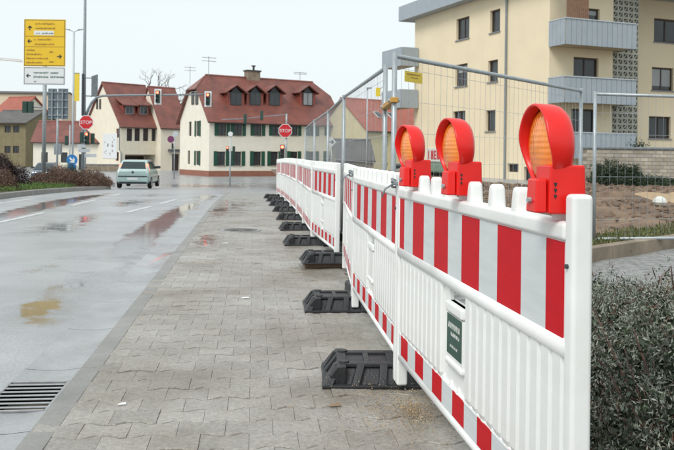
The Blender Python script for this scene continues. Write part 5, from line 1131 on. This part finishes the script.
# ------------------------------------------------------------------ cars
def car(label, loc_, rz, paint, front=False, L_=3.82, Wd=.82, H=1.44):
    t = empty('parked_car' if front else 'hatchback_car', loc_, rz, label, 'car')     # local x forward, rear at 0
    def sec(x, w, zb, zt, tw): return [(x,-w*.86,zb),(x,-w,zb+.12),(x,-w*1.0,zb+.34),(x,-w*.985,zt-.12),(x,-w*tw,zt),(x,w*tw,zt),(x,w*.985,zt-.12),(x,w*1.0,zb+.34),(x,w,zb+.12),(x,w*.86,zb)]
    mb = MB(); mb.rings([sec(.0,Wd*.88,.34,.86,.86), sec(.07,Wd*.96,.26,.93,.9), sec(.5,Wd,.22,.96,.93), sec(1.6,Wd,.2,.95,.94), sec(2.7,Wd,.2,.93,.94), sec(3.3,Wd*.97,.22,.82,.9), sec(3.7,Wd*.9,.26,.70,.86), sec(L_,Wd*.8,.34,.62,.8)])
    mb.build('body', paint, t, bevel=.04, seg=3)
    def rg(z, xa, xb, w, c=.09): return [(xa,-w+c,z),(xa+c,-w,z),(xb-c,-w,z),(xb,-w+c,z),(xb,w-c,z),(xb-c,w,z),(xa+c,w,z),(xa,w-c,z)]
    lv = [(.90,.10,2.95,Wd*.93),(1.0,.14,2.78,Wd*.91),(1.34,.40,2.12,Wd*.77),(1.42,.56,1.92,Wd*.70)]
    mb = MB(); mb.rings([rg(*q) for q in lv]); mb.build('cabin', paint, t, bevel=.02)
    def lerp(z):
        for a, b in zip(lv[:-1], lv[1:]):
            if a[0] <= z <= b[0]: k = (z-a[0])/(b[0]-a[0]); return [a[i]+(b[i]-a[i])*k for i in (1,2,3)]
    zA, zB = .98, 1.33; a, b = lerp(zA), lerp(zB); e = .012
    mb = MB(); mb.poly([(a[0]-e,-a[2]*.84,zA),(a[0]-e,a[2]*.84,zA),(b[0]-e,b[2]*.82,zB),(b[0]-e,-b[2]*.82,zB)]); mb.build('rear_window', M_carglass, t)
    mb = MB(); mb.poly([(a[1]+e,-a[2]*.86,zA),(a[1]+e,a[2]*.86,zA),(b[1]+e,b[2]*.86,zB),(b[1]+e,-b[2]*.86,zB)]); mb.build('windscreen', M_carglass, t)
    for s_ in (-1, 1):
        for f0, f1 in ((.12,.46), (.49,.93)):
            mb = MB(); g = lambda q, f: q[0]+.12+(q[1]-q[0]-.24)*f; mb.poly([(g(a,f0),s_*(a[2]+e),zA),(g(a,f1),s_*(a[2]+e),zA),(g(b,min(f1,.96)),s_*(b[2]+e),zB),(g(b,f0),s_*(b[2]+e),zB)]); mb.build('side_window', M_carglass, t)
        for x in (.62, 3.08):
            mb = MB(); R_ = [(.27,s_*(Wd-.16)),(.295,s_*(Wd-.13)),(.295,s_*(Wd-.0)),(.27,s_*(Wd+.012))]; mb.rings([[(x+r*math.cos(2*math.pi*k/20),y,.295+r*math.sin(2*math.pi*k/20)) for k in range(20)] for r, y in R_]); wh = mb.build('wheel', M_tyre, t, smooth=False)
            mb = MB(); mb.rings([[(x+r*math.cos(2*math.pi*k/16),y,.295+r*math.sin(2*math.pi*k/16)) for k in range(16)] for r, y in ((.19,s_*(Wd+.013)),(.17,s_*(Wd+.02)),(.05,s_*(Wd+.008)))]); mb.build('rim', M_rim, wh)
        # tall tail lamps in the rear pillars, mirrors, headlamps
        mb = MB(); a2, b2 = lerp(.93), lerp(1.2); mb.hexa([(a2[0]-.03,s_*a2[2]*.87,.90),(a2[0]+.16,s_*(a2[2]+.02),.90),(a2[0]+.16,s_*a2[2]*.9,.90),(a2[0]+.02,s_*a2[2]*.86,.90),(b2[0]-.02,s_*b2[2]*.86,1.22),(b2[0]+.12,s_*(b2[2]+.02),1.22),(b2[0]+.1,s_*b2[2]*.9,1.22),(b2[0]+.02,s_*b2[2]*.86,1.22)]); mb.build('tail_light', M_tail, t)
        mb = MB(); mb.bx(2.42, 2.58, s_*Wd*.93-.02 if s_ > 0 else -Wd-.17, Wd+.17 if s_ > 0 else -Wd*.93+.02, .96, 1.1); mb.build('mirror', M_trim, t, bevel=.03)
        mb = MB(); mb.bx(3.58, 3.765, s_*.48-.15, s_*.48+.15, .56, .72); mb.build('headlight', M_headl, t, bevel=.03)
    mb = MB(); mb.bx(-.04, .1, -Wd*.9, Wd*.9, .34, .60); bp = mb.build('rear_bumper', paint, t, bevel=.03); mb = MB(); mb.bx(-.055, -.035, -Wd*.86, Wd*.86, .585, .635); mb.build('bumper_strip', M_trim, bp)
    mb = MB(); mb.bx(-.01, .12, -Wd*.8, Wd*.8, .24, .345); mb.build('rear_valance', M_trim, t)
    mb = MB(); mb.bx(-.053, -.041, -.26, .26, .44, .55); mb.build('number_plate', M_signwhite, t)
    mb = MB(); mb.bx(L_-.06, L_+.03, -Wd*.8, Wd*.8, .3, .55); mb.build('front_bumper', paint, t, bevel=.03); mb = MB(); mb.bx(L_+.031, L_+.04, -.26, .26, .38, .48); mb.build('number_plate', M_signwhite, t)
    mb = MB(); mb.tube([(.0,0,.82),(-.012,0,.82)], .06, 12); mb.build('badge', M_dgrey, t)
    return t
D = 39.0; q = P(132.5, 189, D)
car('pale silver-green hatchback driving away with its brake lights on', (q.x, D, gz(q.x, D)+.002), math.pi/2+.08, M_car)
D = 60.0; q = P(30, 172, D)
car('dark blue car facing the camera behind the island bush', (q.x+.2, D+3.8, gz(q.x, D)+.002), -math.pi/2+.16, M_carblue, True)
# litter and marks on the paving
for k, (px, py, w, m, lb) in enumerate([(245,302.5,.035,M_signwhite,'white paper scrap in the middle of the pavement'), (225,246,.045,M_signwhite,'white scrap near the manhole'), (122,413,.02,M_signwhite,'tiny white crumb near the kerb'), (335,414,.03,M_wood,'brown leaf on the paving near the bottom')]):
    q = G(px, py); mb = MB(); mb.add([(q.x-w,q.y-w*.5,.034),(q.x+w,q.y-w*.3,.037),(q.x+w*.7,q.y+w*.6,.041),(q.x-w*.8,q.y+w*.4,.036),(q.x,q.y,.043)], [(0,1,4),(1,2,4),(2,3,4),(3,0,4)]); tag(mb.build('litter_scrap', m), lb, 'litter', 'scraps on the pavement')
pts = []
for q in range(700):
    r = abs(rng.normal(0, .18)); a = rng.uniform(0, 6.28); pts.append((.36+r*math.cos(a)*1.1, 3.6+r*math.sin(a)*1.6, .034))
tag(ob('sand_grains', leaf_mesh('sand_grains', pts, .006, M_sand, 8, .02, 0, .8)), 'spilled sand on the paving by the front foot plate', 'sand', kind='stuff')
